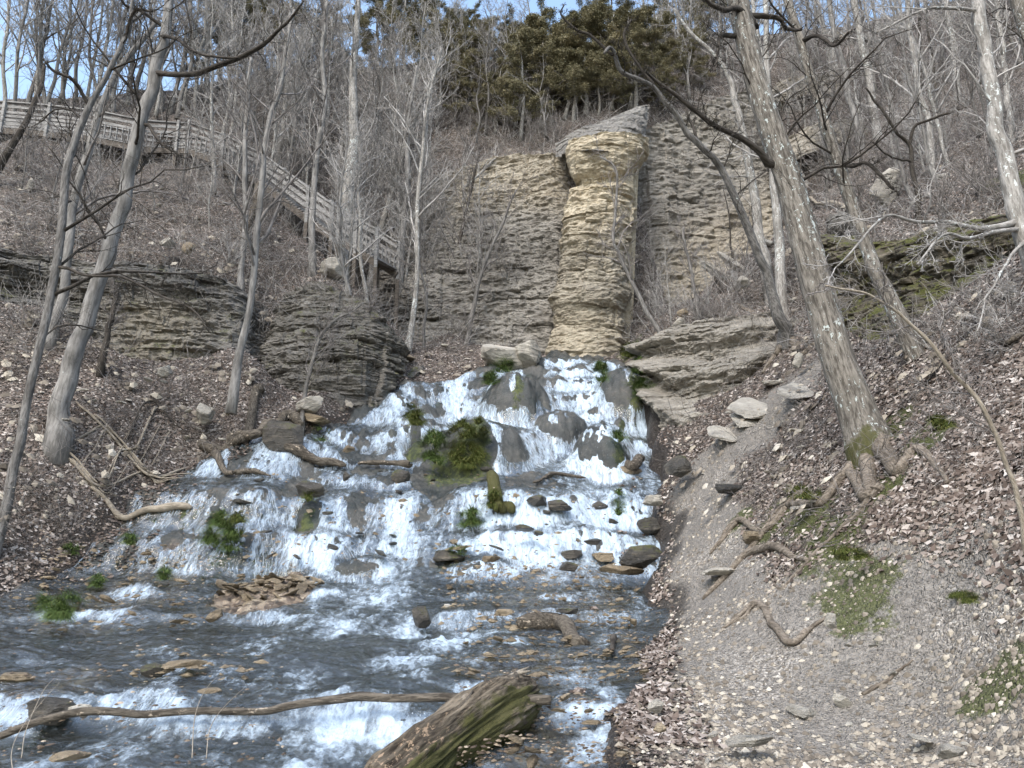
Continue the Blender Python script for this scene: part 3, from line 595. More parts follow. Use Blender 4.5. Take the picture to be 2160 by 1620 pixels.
# ------------------------------------------------------------------ cliffs and ledges of layered rock
def strata(cols, n, m, depth_amp, lay, seed, warm=None, prof=None, block=1.2, back=2.0, edge_in=1.28):
    """cols: (u, v_bottom, Y_bottom, v_top, Y_top) along the face, left to right -> V, F, warm"""
    bot = cr([P(c[0], c[1], c[2]) for c in cols], n); top = cr([P(c[5] if len(c) > 5 else c[0], c[3], c[4]) for c in cols], n)
    s = np.concatenate([[0], np.cumsum(np.linalg.norm(np.diff(bot[:, :2], axis=0), axis=1))])
    tz = np.linspace(-.30, 1, m)[:, None]
    Vt = bot[None] + (top - bot)[None] * tz[..., None]
    tg = np.gradient(.5 * (bot + top), axis=0); nrm = np.stack([tg[:, 1], -tg[:, 0], 0 * tg[:, 0]], 1); nrm /= np.linalg.norm(nrm, axis=1, keepdims=True)
    z = Vt[..., 2]; S = s[None] + 0 * z
    zz = z + .22 * fbm2(S * .25, z * 0 + 2, 2, seed) + .05 * S * 0
    zz = zz + .10 * fbm3(S * .8, z * 1.2, S * 0, 3, seed + 20)
    def beds(th, sd):                               # uneven beds: thick and thin ones, broken into blocks along their length
        w = zz / th; w = w + .6 * vn2(w * .37, w * 0 + sd, sd + 3) + .3 * vn2(w * 1.1, w * 0 + 9, sd + 4)
        L = np.floor(w); fr = w - L; Li = L.astype(int)
        bl = S / (block * (.6 + .8 * _h(Li, Li * 0 + 3, Li * 0, sd + 8))) + 7 * _h(Li, Li * 0, Li * 0, sd + 9)
        bi = np.floor(bl + .35 * vn2(S * 2.2, L * 3.1, sd + 9)).astype(int)
        o = vn2(S * .6, L * 5.3 + .5, sd + 1) * .28 + vn2(S * 3.1, L * 7.7 + .5, sd + 2) * .18 + (_h(bi, Li, Li * 0, sd + 5) - .5) * 1.1
        vis = sstep(-.5, .4, fbm3(S * .5, z * .7, L * 0, 3, sd + 11)); fb = bl - np.floor(bl)
        gr = np.exp(-(np.minimum(fr, 1 - fr) / .08) ** 2) * sstep(-.5, .3, vn2(S * 1.7, L * 4.4, sd + 13)) + .5 * np.exp(-(np.minimum(fb, 1 - fb) / .025) ** 2)
        return o * vis, gr * (.2 + .8 * vis)
    o1, g1 = beds(lay, seed); o2, g2 = beds(lay * .33, seed + 50); o3, g3 = beds(lay * 4.2, seed + 90)
    big = fbm2(S * .22, z * .30, 3, seed + 6); rg = -np.abs(fbm3(S * 1.3, z * 3.0, S * 0, 4, seed + 7)) + .25
    out = depth_amp * (.85 * o3 - .45 * g3 + .62 * o1 - .30 * g1 + .30 * o2 - .12 * g2 + .9 * rg + .45 * fbm3(S * 4.5, z * 9, S * 0, 4, seed + 17)) + depth_amp * 1.3 * big + .03 * fbm3(S * 12, z * 22, S * 0, 3, seed + 10)
    L = np.floor(zz / lay)
    if prof is not None: out = out + prof(s[None] / s[-1], tz)
    edge = np.minimum(s, s[-1] - s)[None] + 0 * z
    out = out - edge_in * np.exp(-(edge / .7) ** 2)
    Vt = Vt + nrm[None] * out[..., None]
    Vt[..., 2] += .05 * fbm3(S * 2, z * 3, S * 0, 2, seed + 12)
    # the top runs back into the hill
    cap = []
    for q in (.05, .15, .4, 1.0):
        c = Vt[-1] - nrm * back * q; c = c.copy(); c[:, 2] = Vt[-1][:, 2] + .25 * q * back * .5 + .06 * fbm2(s * 2, s * 0 + q * 5, 2, seed) 
        if q > .3: c[:, 2] = np.minimum(c[:, 2], H(c[:, 0], c[:, 1]) + (.12 if q < 1 else -.25))
        cap.append(c)
    A = np.concatenate([Vt, np.array(cap)]); mm = len(A)
    wm = np.zeros(A.shape[:2])
    if warm is not None: wm[:] = warm(np.linspace(0, 1, n)[None] + np.zeros((mm, 1)), np.concatenate([tz[:, 0], [1, 1, 1, 1]])[:, None] + np.zeros((1, n)))
    return A.reshape(-1, 3), grid_faces(mm, n), wm
def cliff(name, label, mat, cols, n, m, amp, lay, seed, cat='cliff', group=None, **k):
    v, f, w = strata(cols, n, m, amp, lay, seed, **k)
    o = mesh(name, v, f, M[mat], smooth=False, attrs=dict(warm=w))
    return tag(o, label, cat, group)
# left and right of the pillar first, the pillar in front of them
cliff('cliff', 'broad grey cliff of thin ledges left of the yellow rock pillar', 'grey',
      CLIFF['left'], 330, 320, .27, .62, 5,
      warm=lambda s, t: .40 * sstep(.62, .8, t) * sstep(.3, .5, s) + .08, back=3.5, edge_in=.5)
cliff('cliff', 'sloping grey and buff cliff right of the yellow rock pillar, partly hidden by bare trees', 'grey',
      CLIFF['right'], 240, 280, .27, .66, 9,
      warm=lambda s, t: .12 + .30 * sstep(.5, .2, t), back=3.5)
def pillar_prof(s, t):
    o = 1.0 * np.clip(1 - (2 * s - 1) ** 6, 0, 1) - .8 + .25 * (s - .5) * sstep(.2, .5, t) + 0 * t
    return o + .50 * sstep(.80, .93, t) - .30 * np.exp(-((t - .80) / .02) ** 2) - .12 * np.exp(-((t - .16) / .07) ** 2) + .12 * np.exp(-((t - .27) / .03) ** 2) + .06 * np.exp(-((t - .5) / .05) ** 2)
cliff('rock_pillar', 'tall pale yellow rock pillar with an overhanging cap, behind the top of the falls', 'cream',
      CLIFF['pillar'], 220, 440, .21, .50, 13, 'rock pillar',
      warm=lambda s, t: np.clip(.12 + .70 * sstep(.42, .72, t) + .75 * sstep(.70, .95, s) + .3 * sstep(.3, .1, t), 0, .92), prof=pillar_prof, block=1.4, back=2.0, edge_in=.25)
cliff('rock_ledge', 'dark slanting rock bed capping the top of the yellow pillar', 'grey',
      CLIFF['cap'], 120, 60, .14, .22, 17, 'ledge', back=3, edge_in=.3)
cliff('rock_ledge', 'long dark undercut ledge across the left slope, below the boardwalk', 'darkrock',
      CLIFF['ledge'], 420, 130, .24, .20, 21, 'ledge',
      prof=lambda s, t: .30 * sstep(.55, .75, t) - .25 * np.exp(-((t - .42) / .12) ** 2) * sstep(.5, .2, s), warm=lambda s, t: .55 * np.exp(-((s - .62) / .16) ** 2) * sstep(.75, .5, t), block=1.0, back=1.6)
cliff('rock_outcrop', 'rounded dark outcrop of very thin beds left of the falls', 'darkrock',
      CLIFF['outcrop'], 320, 200, .21, .13, 25, 'outcrop',
      prof=lambda s, t: .30 * np.sin(np.pi * np.clip(t * .9 + .1, 0, 1)) + .25 * sstep(.55, .75, s) * sstep(.6, .8, t), warm=lambda s, t: .10 + 0 * s, block=.8, back=1.4, edge_in=.7)
cliff('rock_ledge', 'low dark overhanging shelf of rock at the left edge of the falls', 'darkrock',
      CLIFF['shelf'], 200, 50, .12, .13, 29, 'ledge',
      prof=lambda s, t: .35 * sstep(.5, .8, t) - .1, block=.7, back=1.0)
cliff('rock_ledge', 'broken grey ledges right of the falls, above the path', 'grey',
      CLIFF['right_ledge'], 300, 150, .24, .19, 33, 'ledge',
      prof=lambda s, t: .25 * np.sin(t * 14 + s * 6), warm=lambda s, t: .18 + 0 * s, block=.8, back=1.8)
cliff('rock_ledge', 'dark mossy undercut ledge on the right slope above the leaves', 'mossrock',
      CLIFF['mossy'], 300, 150, .26, .21, 37, 'ledge',
      prof=lambda s, t: .35 * sstep(.6, .85, t) - .2 * np.exp(-((t - .45) / .15) ** 2), block=.9, back=1.6)
cliff('rock_ledge', 'shadowed overhanging shelf between the leaning trees on the right slope', 'darkrock',
      CLIFF['overhang'], 110, 60, .14, .2, 41, 'ledge', prof=lambda s, t: .5 * sstep(.5, .75, t) - .2, block=.7, back=1.4)
for i, (lab, cols) in enumerate([('thin buff rock ledge high on the right hillside behind the pale trees', [(1640,330,28.5,290,29.6),(1740,300,28.2,262,29.2),(1850,270,27.6,236,28.6),(1960,262,26.6,232,27.6)]),
      ('grey ledge crossing the upper right hillside, above the buff one', [(1600,215,34,180,35),(1740,185,33,150,34),(1880,170,31,138,32),(2000,150,30.5,122,31.5)]),
      ('small grey ledge near the top of the right hillside', [(1700,100,37,72,38),(1820,88,36,62,37),(1950,70,35,46,36)])]):
    cliff('rock_ledge', lab, 'grey', cols, 160, 50, .3, .3, 45 + i * 3, 'ledge', warm=lambda s, t: .25 + 0 * s, back=1.2, edge_in=.8)

# ------------------------------------------------------------------ rocks and boulders
_b = bmesh.new(); bmesh.ops.create_icosphere(_b, subdivisions=4, radius=1)
ICO = np.array([v.co[:] for v in _b.verts]); ICOF = np.array([[v.index for v in f.verts] for f in _b.faces]); _b.free()
_b = bmesh.new(); bmesh.ops.create_icosphere(_b, subdivisions=2, radius=1)
ICO2 = np.array([v.co[:] for v in _b.verts]); ICOF2 = np.array([[v.index for v in f.verts] for f in _b.faces]); _b.free()
def rock_verts(sx, sy, sz, seed, planes=16, ico=ICO, slab=False):
    g = np.random.default_rng(seed)
    n = g.normal(size=(planes, 3)); n /= np.linalg.norm(n, axis=1, keepdims=True); d = g.uniform(.62, 1.0, planes)
    if slab: n = np.vstack([n, [[.05, .03, 1], [-.04, .05, -1]]]); n /= np.linalg.norm(n, axis=1, keepdims=True); d = np.append(d, [.62, .62])
    q = ico @ n.T; r = np.min(np.where(q > .05, d / np.maximum(q, .05), 9), axis=1); r = np.minimum(r, 1.25)
    v = ico * r[:, None]
    v = v * (1 + .05 * fbm3(v[:, 0] * 3 + seed, v[:, 1] * 3, v[:, 2] * 5, 3, seed)[:, None])
    if ico is ICO: v[:, :2] *= (1 + .035 * np.round(vn3(v[:, 2] * 0, v[:, 2] * 0 + seed, v[:, 2] * 9, seed + 3) * 2) / 2)[:, None]
    return v * (sx, sy, sz)
def rotm(rx, ry, rz):
    from mathutils import Euler
    return np.array(Euler((rx, ry, rz)).to_matrix())
def boulder(name, label, cat, u, v, wpx, hpx, mat='slab', seed=1, slab=False, rot=(0, 0, 0), dpx=None, group=None, sink=.3, planes=16, loc=None, sz=None):
    """u, v: where its foot meets the ground"""
    p = hp(u, v) if loc is None else np.array(loc)
    w = px(p, wpx) / 2; h = px(p, hpx) / 2; d = px(p, dpx) / 2 if dpx else w * .8
    vv = rock_verts(w, d, h, seed, planes, slab=slab) @ rotm(*[R(a) for a in rot]).T
    o = mesh(name, vv, ICOF, M[mat], smooth=False, attrs=dict(warm=np.zeros(len(vv))))
    o.location = (p[0], p[1] + d * .35, p[2] + h * (1 - sink)); return tag(o, label, cat, group)
B_ = [('large rounded pale boulder below the pillar, lying on the right of a flat one', 1114, 762, 72, 62, 'slab', 3, 0, (0, 15, 0)),
 ('broad flat-faced pale boulder below the pillar, left of the rounded one', 1058, 772, 92, 68, 'slab', 4, 1, (25, 8, 0)),
 ('long pale slab tilted on the talus under the left cliff', 1035, 700, 82, 30, 'slab', 5, 1, (8, 22, 0)),
 ('buff slab leaning at the foot of the left cliff, left of the long pale slab', 960, 672, 60, 26, 'slab', 6, 1, (5, -14, 0)),
 ('grey wedge of rock at the foot of the left cliff', 922, 640, 44, 34, 'slab', 7, 1, (0, 35, 0)),
 ('upright square grey slab standing below the boardwalk end', 700, 590, 66, 78, 'slab', 8, 1, (78, 4, 8)),
 ('narrow upright stone beside the square slab below the boardwalk', 733, 590, 20, 66, 'slab', 9, 0, (0, 6, 0)),
 ('bright white triangular rock under the dark shelf', 652, 866, 50, 40, 'slab', 10, 0, (20, -30, 10)),
 ('long grey stone lying beneath the white triangular rock', 665, 893, 66, 26, 'tan', 11, 1, (0, 14, 0)),
 ('grey and white streaked block on the leafy left slope', 428, 890, 46, 52, 'slab', 12, 1, (50, 20, 12)),
 ('small white rock on the left slope below the long ledge', 348, 795, 30, 30, 'slab', 13, 0, (0, 20, 0)),
 ('small white cube of rock at the foot of the long ledge', 268, 752, 16, 16, 'slab', 14, 0, (0, 0, 20)),
 ('white rock on the bare slope below the left end of the boardwalk', 62, 402, 18, 30, 'slab', 15, 0, (0, 0, 10)),
 ('dark mossy boulder under the curved dead limb', 600, 950, 84, 84, 'wetrock', 16, 0, (0, 0, 0)),
 ('pale rock half buried on the slope below the boardwalk', 350, 520, 32, 26, 'slab', 17, 0, (0, 10, 0)),
 ('lumpy grey rock right of the pale one on the slope below the boardwalk', 395, 530, 28, 30, 'tan', 18, 0, (0, 0, 0)),
 ('overhanging dark slab above the brown leaves left of the falls', 835, 752, 80, 24, 'tan', 19, 1, (0, 16, 0)),
 ('pointed grey stone standing right of the pillar foot', 1433, 700, 32, 40, 'slab', 20, 0, (0, 15, 0)),
 ('stacked small stone just above the pointed grey stone', 1445, 665, 26, 18, 'tan', 21, 0, (0, 0, 0)),
 ('large slab tipped on edge high on the right slope behind the leaning trees', 1882, 430, 52, 130, 'slab', 22, 1, (0, 42, 0)),
 ('white-topped block under the pale tree on the right slope', 1612, 520, 44, 26, 'slab', 24, 1, (0, 5, 0)),
 ('small angular slab propped beside the mossy rock fins', 1568, 604, 30, 32, 'slab', 25, 1, (30, -48, 0)),
 ('broad flat paving slab in the path, uppermost at its left', 1592, 864, 96, 16, 'slab', 26, 1, (32, -4, 6)),
 ('pointed flat slab across the path beside the big leaning trunk', 1690, 828, 104, 16, 'slab', 27, 1, (32, -4, 6)),
 ('cream flat slab in the path below the uppermost one', 1572, 888, 70, 16, 'slab', 28, 1, (32, -4, 6)),
 ('lowest cream flat slab in the path, nearest the falls', 1524, 918, 72, 16, 'slab', 29, 1, (32, -4, 6)),
 ('small thin slab on the path above the paving slabs', 1630, 812, 44, 16, 'slab', 30, 1, (4, 0, 0)),
 ('narrow plank-like stone lying above the path near the tree roots', 1685, 775, 20, 46, 'slab', 31, 1, (0, 32, 0)),
 ('dark block of rock at the edge of the path beside the falls', 1432, 1002, 58, 44, 'wetrock', 32, 0, (0, -8, 0)),
 ('dark mossy rock jutting from the bank right of the path', 1545, 1042, 60, 32, 'wetrock', 33, 1, (0, 0, 0)),
 ('square stone block held by the tree roots beside the path', 1588, 1150, 50, 44, 'tan', 34, 1, (0, 0, 12)),
 ('pale stone step under the roots on the path', 1525, 1215, 90, 26, 'slab', 35, 1, (0, 0, 0)),
 ('pale cobble at the foot of the leafy bank', 1756, 1325, 32, 32, 'slab', 36, 0, (0, 0, 0)),
 ('flat oval grey stone in the middle of the path', 1700, 1512, 62, 26, 'slab', 37, 1, (5, 8, 0)),
 ('tapered grey stone right of the flat oval one on the path', 1780, 1492, 46, 30, 'slab', 38, 0, (0, 25, 0)),
 ('long low white stone at the lower edge of the path', 1585, 1575, 84, 28, 'slab', 39, 1, (0, -6, 0)),
 ('rounded pale stone at the bottom right of the path', 2008, 1600, 60, 30, 'slab', 40, 0, (0, 0, 0)),
 ('thin sliver of stone on the path above the rounded pale one', 1950, 1565, 66, 14, 'slab', 41, 1, (0, 14, 0)),
 ('white cobble at the stream edge below the roots', 1385, 1500, 36, 28, 'slab', 42, 0, (0, 0, 0)),
 ('tan cobble beside the white one at the stream edge', 1395, 1545, 30, 22, 'tan', 43, 0, (0, 0, 0)),
 ('mossy brown boulder on the right edge of the falls', 1370, 1118, 52, 34, 'wetrock', 44, 0, (0, 0, 0)),
 ('pale angular block beside the path right of the falls', 1380, 1068, 44, 36, 'slab', 45, 1, (0, 0, 10)),
 ('big dark wet boulder at the right foot of the falls', 1352, 1190, 84, 48, 'wetrock', 46, 0, (0, 0, 0)),
 ('flat grey stone lying against the big dark wet boulder', 1308, 1212, 86, 28, 'tan', 47, 1, (0, 6, 0)),
 ('squared brown stone left of the big dark wet boulder', 1278, 1186, 48, 30, 'tan', 48, 1, (0, 0, 0)),
 ('ledge-like brown stone left of the squared one', 1208, 1180, 54, 30, 'wetrock', 49, 1, (0, 0, 0)),
 ('dark stone under the ledge-like brown one', 1203, 1205, 44, 26, 'wetrock', 50, 0, (0, 0, 0)),
 ('tan stone alone on the wet shelf in the middle of the stream', 1034, 1186, 36, 20, 'tan', 51, 1, (0, 0, 0)),
 ('mossy stone on the wet shelf left of the lone tan stone', 940, 1180, 66, 26, 'wetrock', 52, 0, (0, 0, 0)),
 ('thin pale plate lying on the mossy stone in the stream', 968, 1160, 44, 12, 'tan', 53, 1, (0, -8, 0)),
 ('long tan and grey stone standing in the dark riffle', 450, 1310, 44, 30, 'tan', 54, 1, (0, -32, 0)),
 ('flat tan slab with water spilling over its edge', 390, 1408, 90, 20, 'tan', 55, 1, (0, -4, 0)),
 ('dark-topped stone left of the flat tan slab', 322, 1425, 46, 32, 'wetrock', 56, 0, (0, 0, 0)),
 ('long flat stone in the stream at the left edge', 28, 1438, 76, 24, 'tan', 57, 1, (0, 0, 0)),
 ('mossy grey boulder behind the long branch at the left', 88, 1525, 100, 52, 'wetrock', 58, 0, (0, 0, 0)),
 ('pale knobbly stone right of the mossy grey boulder', 165, 1512, 44, 32, 'slab', 59, 0, (0, 0, 0)),
 ('flat stone awash above the long branch', 445, 1462, 50, 14, 'tan', 60, 1, (0, 0, 0)),
 ('submerged tan stone at the lower left corner', 140, 1605, 70, 24, 'tan', 61, 1, (0, 0, 0)),
 ('pale round pebble above the small curtain fall', 945, 1285, 16, 14, 'slab', 62, 0, (0, 0, 0)),
 ('block of tan stone at the left end of the sunken log', 1062, 1300, 44, 22, 'tan', 63, 1, (0, 0, 0)),
 ('dark stone post beside the small curtain fall', 888, 1322, 38, 52, 'wetrock', 64, 0, (0, 0, 0)),
 ('tall pointed tan stone standing in the shallows at the bottom edge', 1122, 1622, 28, 38, 'tan', 65, 0, (0, 15, 0)),
 ('dark leaning stone in the shallows above the big log', 1200, 1296, 46, 18, 'wetrock', 66, 1, (0, 0, 0)),
 ('smooth grey stone at the right foot of the falls beside a mossy log', 1325, 1003, 60, 22, 'tan', 67, 0, (0, 0, 0)),
 ('dark rock at the foot of the main falls near the driftwood', 1180, 1075, 52, 26, 'wetrock', 68, 0, (0, 0, 0)),
 ('low dark rock under the driftwood sticks', 1135, 1062, 48, 22, 'wetrock', 69, 0, (0, 0, 0)),
 ('green-topped pointed rock in the right cascade', 1265, 1078, 36, 28, 'wetrock', 70, 0, (0, 0, 0)),
 ('brown stone poking through the upper left cascade', 735, 952, 26, 16, 'tan', 71, 0, (0, 0, 0)),
 ('dark pointed rock in the white water below the arched root', 728, 1012, 16, 20, 'wetrock', 72, 0, (0, 0, 0)),
 ('dark lump of rock in the white water under the driftwood stump', 650, 1045, 60, 34, 'wetrock', 73, 0, (0, 0, 0)),
 ('dark rock split by water below the big mossy dome', 848, 1015, 40, 30, 'wetrock', 74, 0, (0, 0, 0)),
]
for (lab, u, v, w, h, mt, sd, sl_, rt) in B_:
    boulder('boulder' if w * h > 2400 else 'stone', lab, 'rock', u, v, w, h, mt, sd, bool(sl_), rt, dpx=w * 1.1 if rt[0] == 32 else None)
# rock fins
for i, (u, v, l, a) in enumerate([(1530, 590, 110, 38), (1560, 570, 90, 40)]):
    boulder('rock_fin', ['long lichened rock fin leaning right of the pillar', 'shorter lichened rock fin above the long one'][i], 'rock', u, v, l, 26, 'slab', 90 + i, True, (20, a, 0))
# the heap of flat stones in midstream: every stone its own object
RP = []
for k in range(6):
    vv = rock_verts(1, .75, .34, 200 + k, 13, slab=True); me_ = mesh('flat_stone', vv, ICOF, M['tan'], smooth=False, attrs=dict(warm=np.zeros(len(vv)))); RP.append(me_)
def rockcopy(k, name, loc, s, rot, label, cat, group, mat=None):
    src = RP[k % 6]; o = src.copy(); o.name = name; link(o); o.location = loc; o.scale = s; o.rotation_euler = rot
    if mat: o.material_slots[0].link = 'OBJECT'; o.material_slots[0].material = M[mat]
    return tag(o, label, cat, group)
pc = hp(555, 1232)
HALF = px(pc, 112)
for k in range(78):
    a = rng.uniform(0, 2 * math.pi); r = math.sqrt(rng.random()); x = pc[0] + r * math.cos(a) * HALF; y = pc[1] + .25 + r * math.sin(a) * .75
    z = max(float(water_z(x, y)), float(BEDG(x, y))) + .015 + .17 * (1 - r * r) * rng.random() ; sz = rng.uniform(.055, .135)
    rockcopy(k, 'flat_stone', (x, y, z), (sz * rng.uniform(.9, 1.5), sz, sz * rng.uniform(.6, 1.1)), (rng.normal(0, .25), rng.normal(0, .3), rng.uniform(0, 6.3)),
             'flat tan stone in the dry heap of stones in midstream', 'stone', 'flat stones heaped in midstream', 'tan')
shu = [('small stone in the pebbly shallows between the stream and the path', 'stone', 'stones in the right-hand shallows', (980, 1370, 1210, 1600), 44, 'tan', (.03, .075)),
       ('small wet stone on the terraces at the left bank of the stream', 'stone', 'stones on the left terraces', (60, 420, 1150, 1330), 26, 'tan', (.04, .10)),
       ('dark wet stone breaking the white water of the cascades', 'stone', 'dark stones in the cascades', (470, 1380, 985, 1200), 30, 'wetrock', (.06, .15)),
       ('pale loose stone lying on the leafy slope under the long ledge', 'stone', 'loose stones on the left slope', (20, 520, 560, 1000), 24, 'slab', (.04, .11)),
       ('pale loose stone on the dark slope below the boardwalk', 'stone', 'loose stones below the boardwalk', (10, 640, 340, 560), 20, 'slab', (.05, .13)),
       ('loose stone among the leaves on the talus under the cliff', 'stone', 'loose stones on the talus', (820, 1080, 590, 750), 18, 'slab', (.06, .16)),
       ('pale stone lying on the bare earth along the path', 'stone', 'pale stones along the path', (1390, 2160, 1330, 1618), 30, 'slab', (.018, .045)),
       ('loose stone on the steep ground right of the pillar', 'stone', 'loose stones right of the pillar', (1340, 1680, 560, 760), 18, 'slab', (.05, .14)),
       ('broken stone scattered on the upper path near the slabs', 'stone', 'broken stones on the upper path', (1420, 1720, 780, 1180), 22, 'slab', (.03, .075))]
for lab, cat, grp, (u0, u1, v0, v1), n_, mt, (s0, s1) in shu:
    pts, ok = hit(rng.uniform(u0, u1, n_), rng.uniform(v0, v1, n_))
    for k, p in enumerate(pts):
        sz = rng.uniform(s0, s1)
        rockcopy(k, 'stone', (p[0], p[1], p[2] + sz * .1), (sz * rng.uniform(.9, 1.4), sz, sz * rng.uniform(.8, 1.5)), (rng.normal(0, .25), rng.normal(0, .25), rng.uniform(0, 6.3)), lab, cat, grp, mt)
for o_ in RP: bpy.data.objects.remove(o_)

# ------------------------------------------------------------------ loose stuff on the ground
def normals(x, y, e=.06):
    dx = (H(x + e, y) - H(x - e, y)) / (2 * e); dy = (H(x, y + e) - H(x, y - e)) / (2 * e)
    n = np.stack([-dx, -dy, np.ones_like(dx)], -1); return n / np.linalg.norm(n, axis=1, keepdims=True)
def frames(n, ang):
    t = np.stack([np.cos(ang), np.sin(ang), 0 * ang], -1); t = t - n * (t * n).sum(1, keepdims=True); t /= np.linalg.norm(t, axis=1, keepdims=True); return t, np.cross(n, t)
def scatter(name, n, ring, shape2d, lift, size, mat, accept, tilt=.45, rndf=None, kindlabel=None, bend=.3, cat='leaves'):
    """ring (r0, r1): distances from the standing point; leaves laid on the slope"""
    r = ring[0] * (ring[1] / ring[0]) ** rng.random(n); t = rng.uniform(R(-44), R(44), n)
    x = r * np.sin(t); y = r * np.cos(t); ok = accept(x, y); x, y = x[ok], y[ok]; n = len(x)
    z = H(x, y); nn = normals(x, y) + rng.normal(0, tilt, (n, 3)) * .6; nn /= np.linalg.norm(nn, axis=1, keepdims=True)
    T, Bn = frames(nn, rng.uniform(0, 6.28, n)); s = rng.uniform(size[0], size[1], n)
    k = len(shape2d); sh = np.asarray(shape2d)
    V = np.stack([x, y, z + lift], -1)[:, None] + s[:, None, None] * (sh[None, :, :1] * T[:, None] + sh[None, :, 1:2] * Bn[:, None] + (sh[None, :, 2:3] + bend * rng.normal(0, 1, (n, 1, 1)) * (sh[None, :, :1] ** 2)) * nn[:, None])
    return V, n
quad = [(-1, 0, .12), (0, -.55, -.05), (1, 0, .12), (0, .6, -.02)]
star = [(0, 0, -.06)] + [(math.cos(a) * q, math.sin(a) * q, .07 * (q > .6) + .03 * math.sin(a * 3)) for a, q in zip(np.linspace(0, 2 * math.pi, 11)[:-1], [1, .42, .85, .4, .95, .45, .9, .3, .8, .4])]
def acc(pathk):
    def f(x, y):
        d = bank_d(x, y); pm = linemask(x, y, pp, pw); mo = spots(x, y, MOSS)
        mo = np.clip(mo * 1.1, 0, 1); dens = .95 - pathk * sstep(.25, .8, pm) - .88 * sstep(.25, .8, mo) * (rng.random(len(x)) < .9)
        dens = dens * np.clip(.45 + 1.3 * fbm2(x * .7, y * .7, 3, 301) + .5, .12, 1)
        return (d < -.05 * rng.random(len(x))) & (rng.random(len(x)) < dens)
    return f
Vn, n_ = scatter('l', 34000, (4.2, 10.5), star, .015, (.014, .046), None, acc(.95), .26, bend=.12)
F_ = np.array([(0, i, i % 10 + 1) for i in range(1, 11)]); F_ = (F_[None] + np.arange(n_)[:, None, None] * 11).reshape(-1, 3)
tag(mesh('fallen_leaves', Vn.reshape(-1, 3), F_, M['leaf'], attrs=dict(rnd=np.repeat(rng.random(n_) ** .9, 11))), 'fallen brown leaves covering the near bank and path edges', 'leaves', kind='stuff')
Vn, n_ = scatter('l', 330000, (6.5, 27), quad, .02, (.020, .056), None, acc(.95), .38)
F_ = np.array([(0, 1, 2, 3)]); F_ = (F_[None] + np.arange(n_)[:, None, None] * 4).reshape(-1, 4)
tag(mesh('leaf_litter', Vn.reshape(-1, 3), F_, M['leaf'], attrs=dict(rnd=np.repeat(rng.random(n_) ** 1.15, 4))), 'dry leaf litter spread over the slopes on both sides', 'leaves', kind='stuff')
cl_ = np.flatnonzero(((WATER[2] < WATER[3] + .005) & (D0 > -.3) & (D0 < 1.1)).ravel()); c_ = rng.choice(cl_, 11000); i, j = np.unravel_index(c_, D0.shape)
c = np.column_stack([gx[j], gy[i], WATER[3][i, j] - np.clip(-D0[i, j], 0, 1) * .6 + .02]); c = c[c[:, 1] < 17]; n_ = len(c); nn = rng.normal(0, .3, (n_, 3)) + (0, -.35, 1); nn /= np.linalg.norm(nn, axis=1, keepdims=True); T, Bn = frames(nn, rng.uniform(0, 6.28, n_)); sh = np.array(quad)
V = c[:, None] + rng.uniform(.02, .055, n_)[:, None, None] * (sh[None, :, :1] * T[:, None] + sh[None, :, 1:2] * Bn[:, None] + sh[None, :, 2:3] * nn[:, None])
tag(mesh('bank_leaves', V.reshape(-1, 3), (np.array([(0, 1, 2, 3)])[None] + np.arange(n_)[:, None, None] * 4).reshape(-1, 4), M['leaf'], attrs=dict(rnd=np.repeat(rng.random(n_) ** 1.6 * .8, 4))), 'damp leaves along the water edge', 'leaves', kind='stuff')
# grit and small stones of the path
def accg(x, y):
    pm = linemask(x, y, pp, [w * 1.25 for w in pw]); return (bank_d(x, y) < 0) & (rng.random(len(x)) < np.clip(sstep(.05, .8, pm) * (.55 + .9 * fbm2(x * 1.1, y * 1.1, 3, 310)), .03, 1))
r = 4.2 * (17 / 4.2) ** rng.random(80000); t = rng.uniform(R(-2), R(42), len(r)); x = r * np.sin(t); y = r * np.cos(t); ok = accg(x, y); x, y = x[ok], y[ok]; n_ = len(x)
oc = np.array([(1, 0, 0), (.2, .9, 0), (-.9, .5, 0), (-.8, -.6, 0), (.3, -.9, 0), (.1, .1, .75), (0, 0, -.5)]); of = np.array([(0, 1, 5), (1, 2, 5), (2, 3, 5), (3, 4, 5), (4, 0, 5), (1, 0, 6), (2, 1, 6), (3, 2, 6), (4, 3, 6), (0, 4, 6)])
T, Bn = frames(normals(x, y), rng.uniform(0, 6.28, n_)); nn = np.cross(T, Bn); s = .005 + .034 * rng.random(n_) ** 4.5
V = np.stack([x, y, H(x, y) + .004], -1)[:, None] + s[:, None, None] * ((oc * rng.uniform(.7, 1.3, (n_, 7, 3)))[..., :1] * T[:, None] + (oc * rng.uniform(.7, 1.3, (n_, 7, 3)))[..., 1:2] * Bn[:, None] + (oc * rng.uniform(.6, 1.3, (n_, 7, 3)))[..., 2:3] * nn[:, None])
tag(mesh('path_gravel', V.reshape(-1, 3), (of[None] + np.arange(n_)[:, None, None] * 7).reshape(-1, 3), M['gravel'], smooth=False, attrs=dict(rnd=np.repeat(rng.random(n_) ** 1.1, 7))), 'pale grit and small stones on the footpath', 'gravel', kind='stuff')
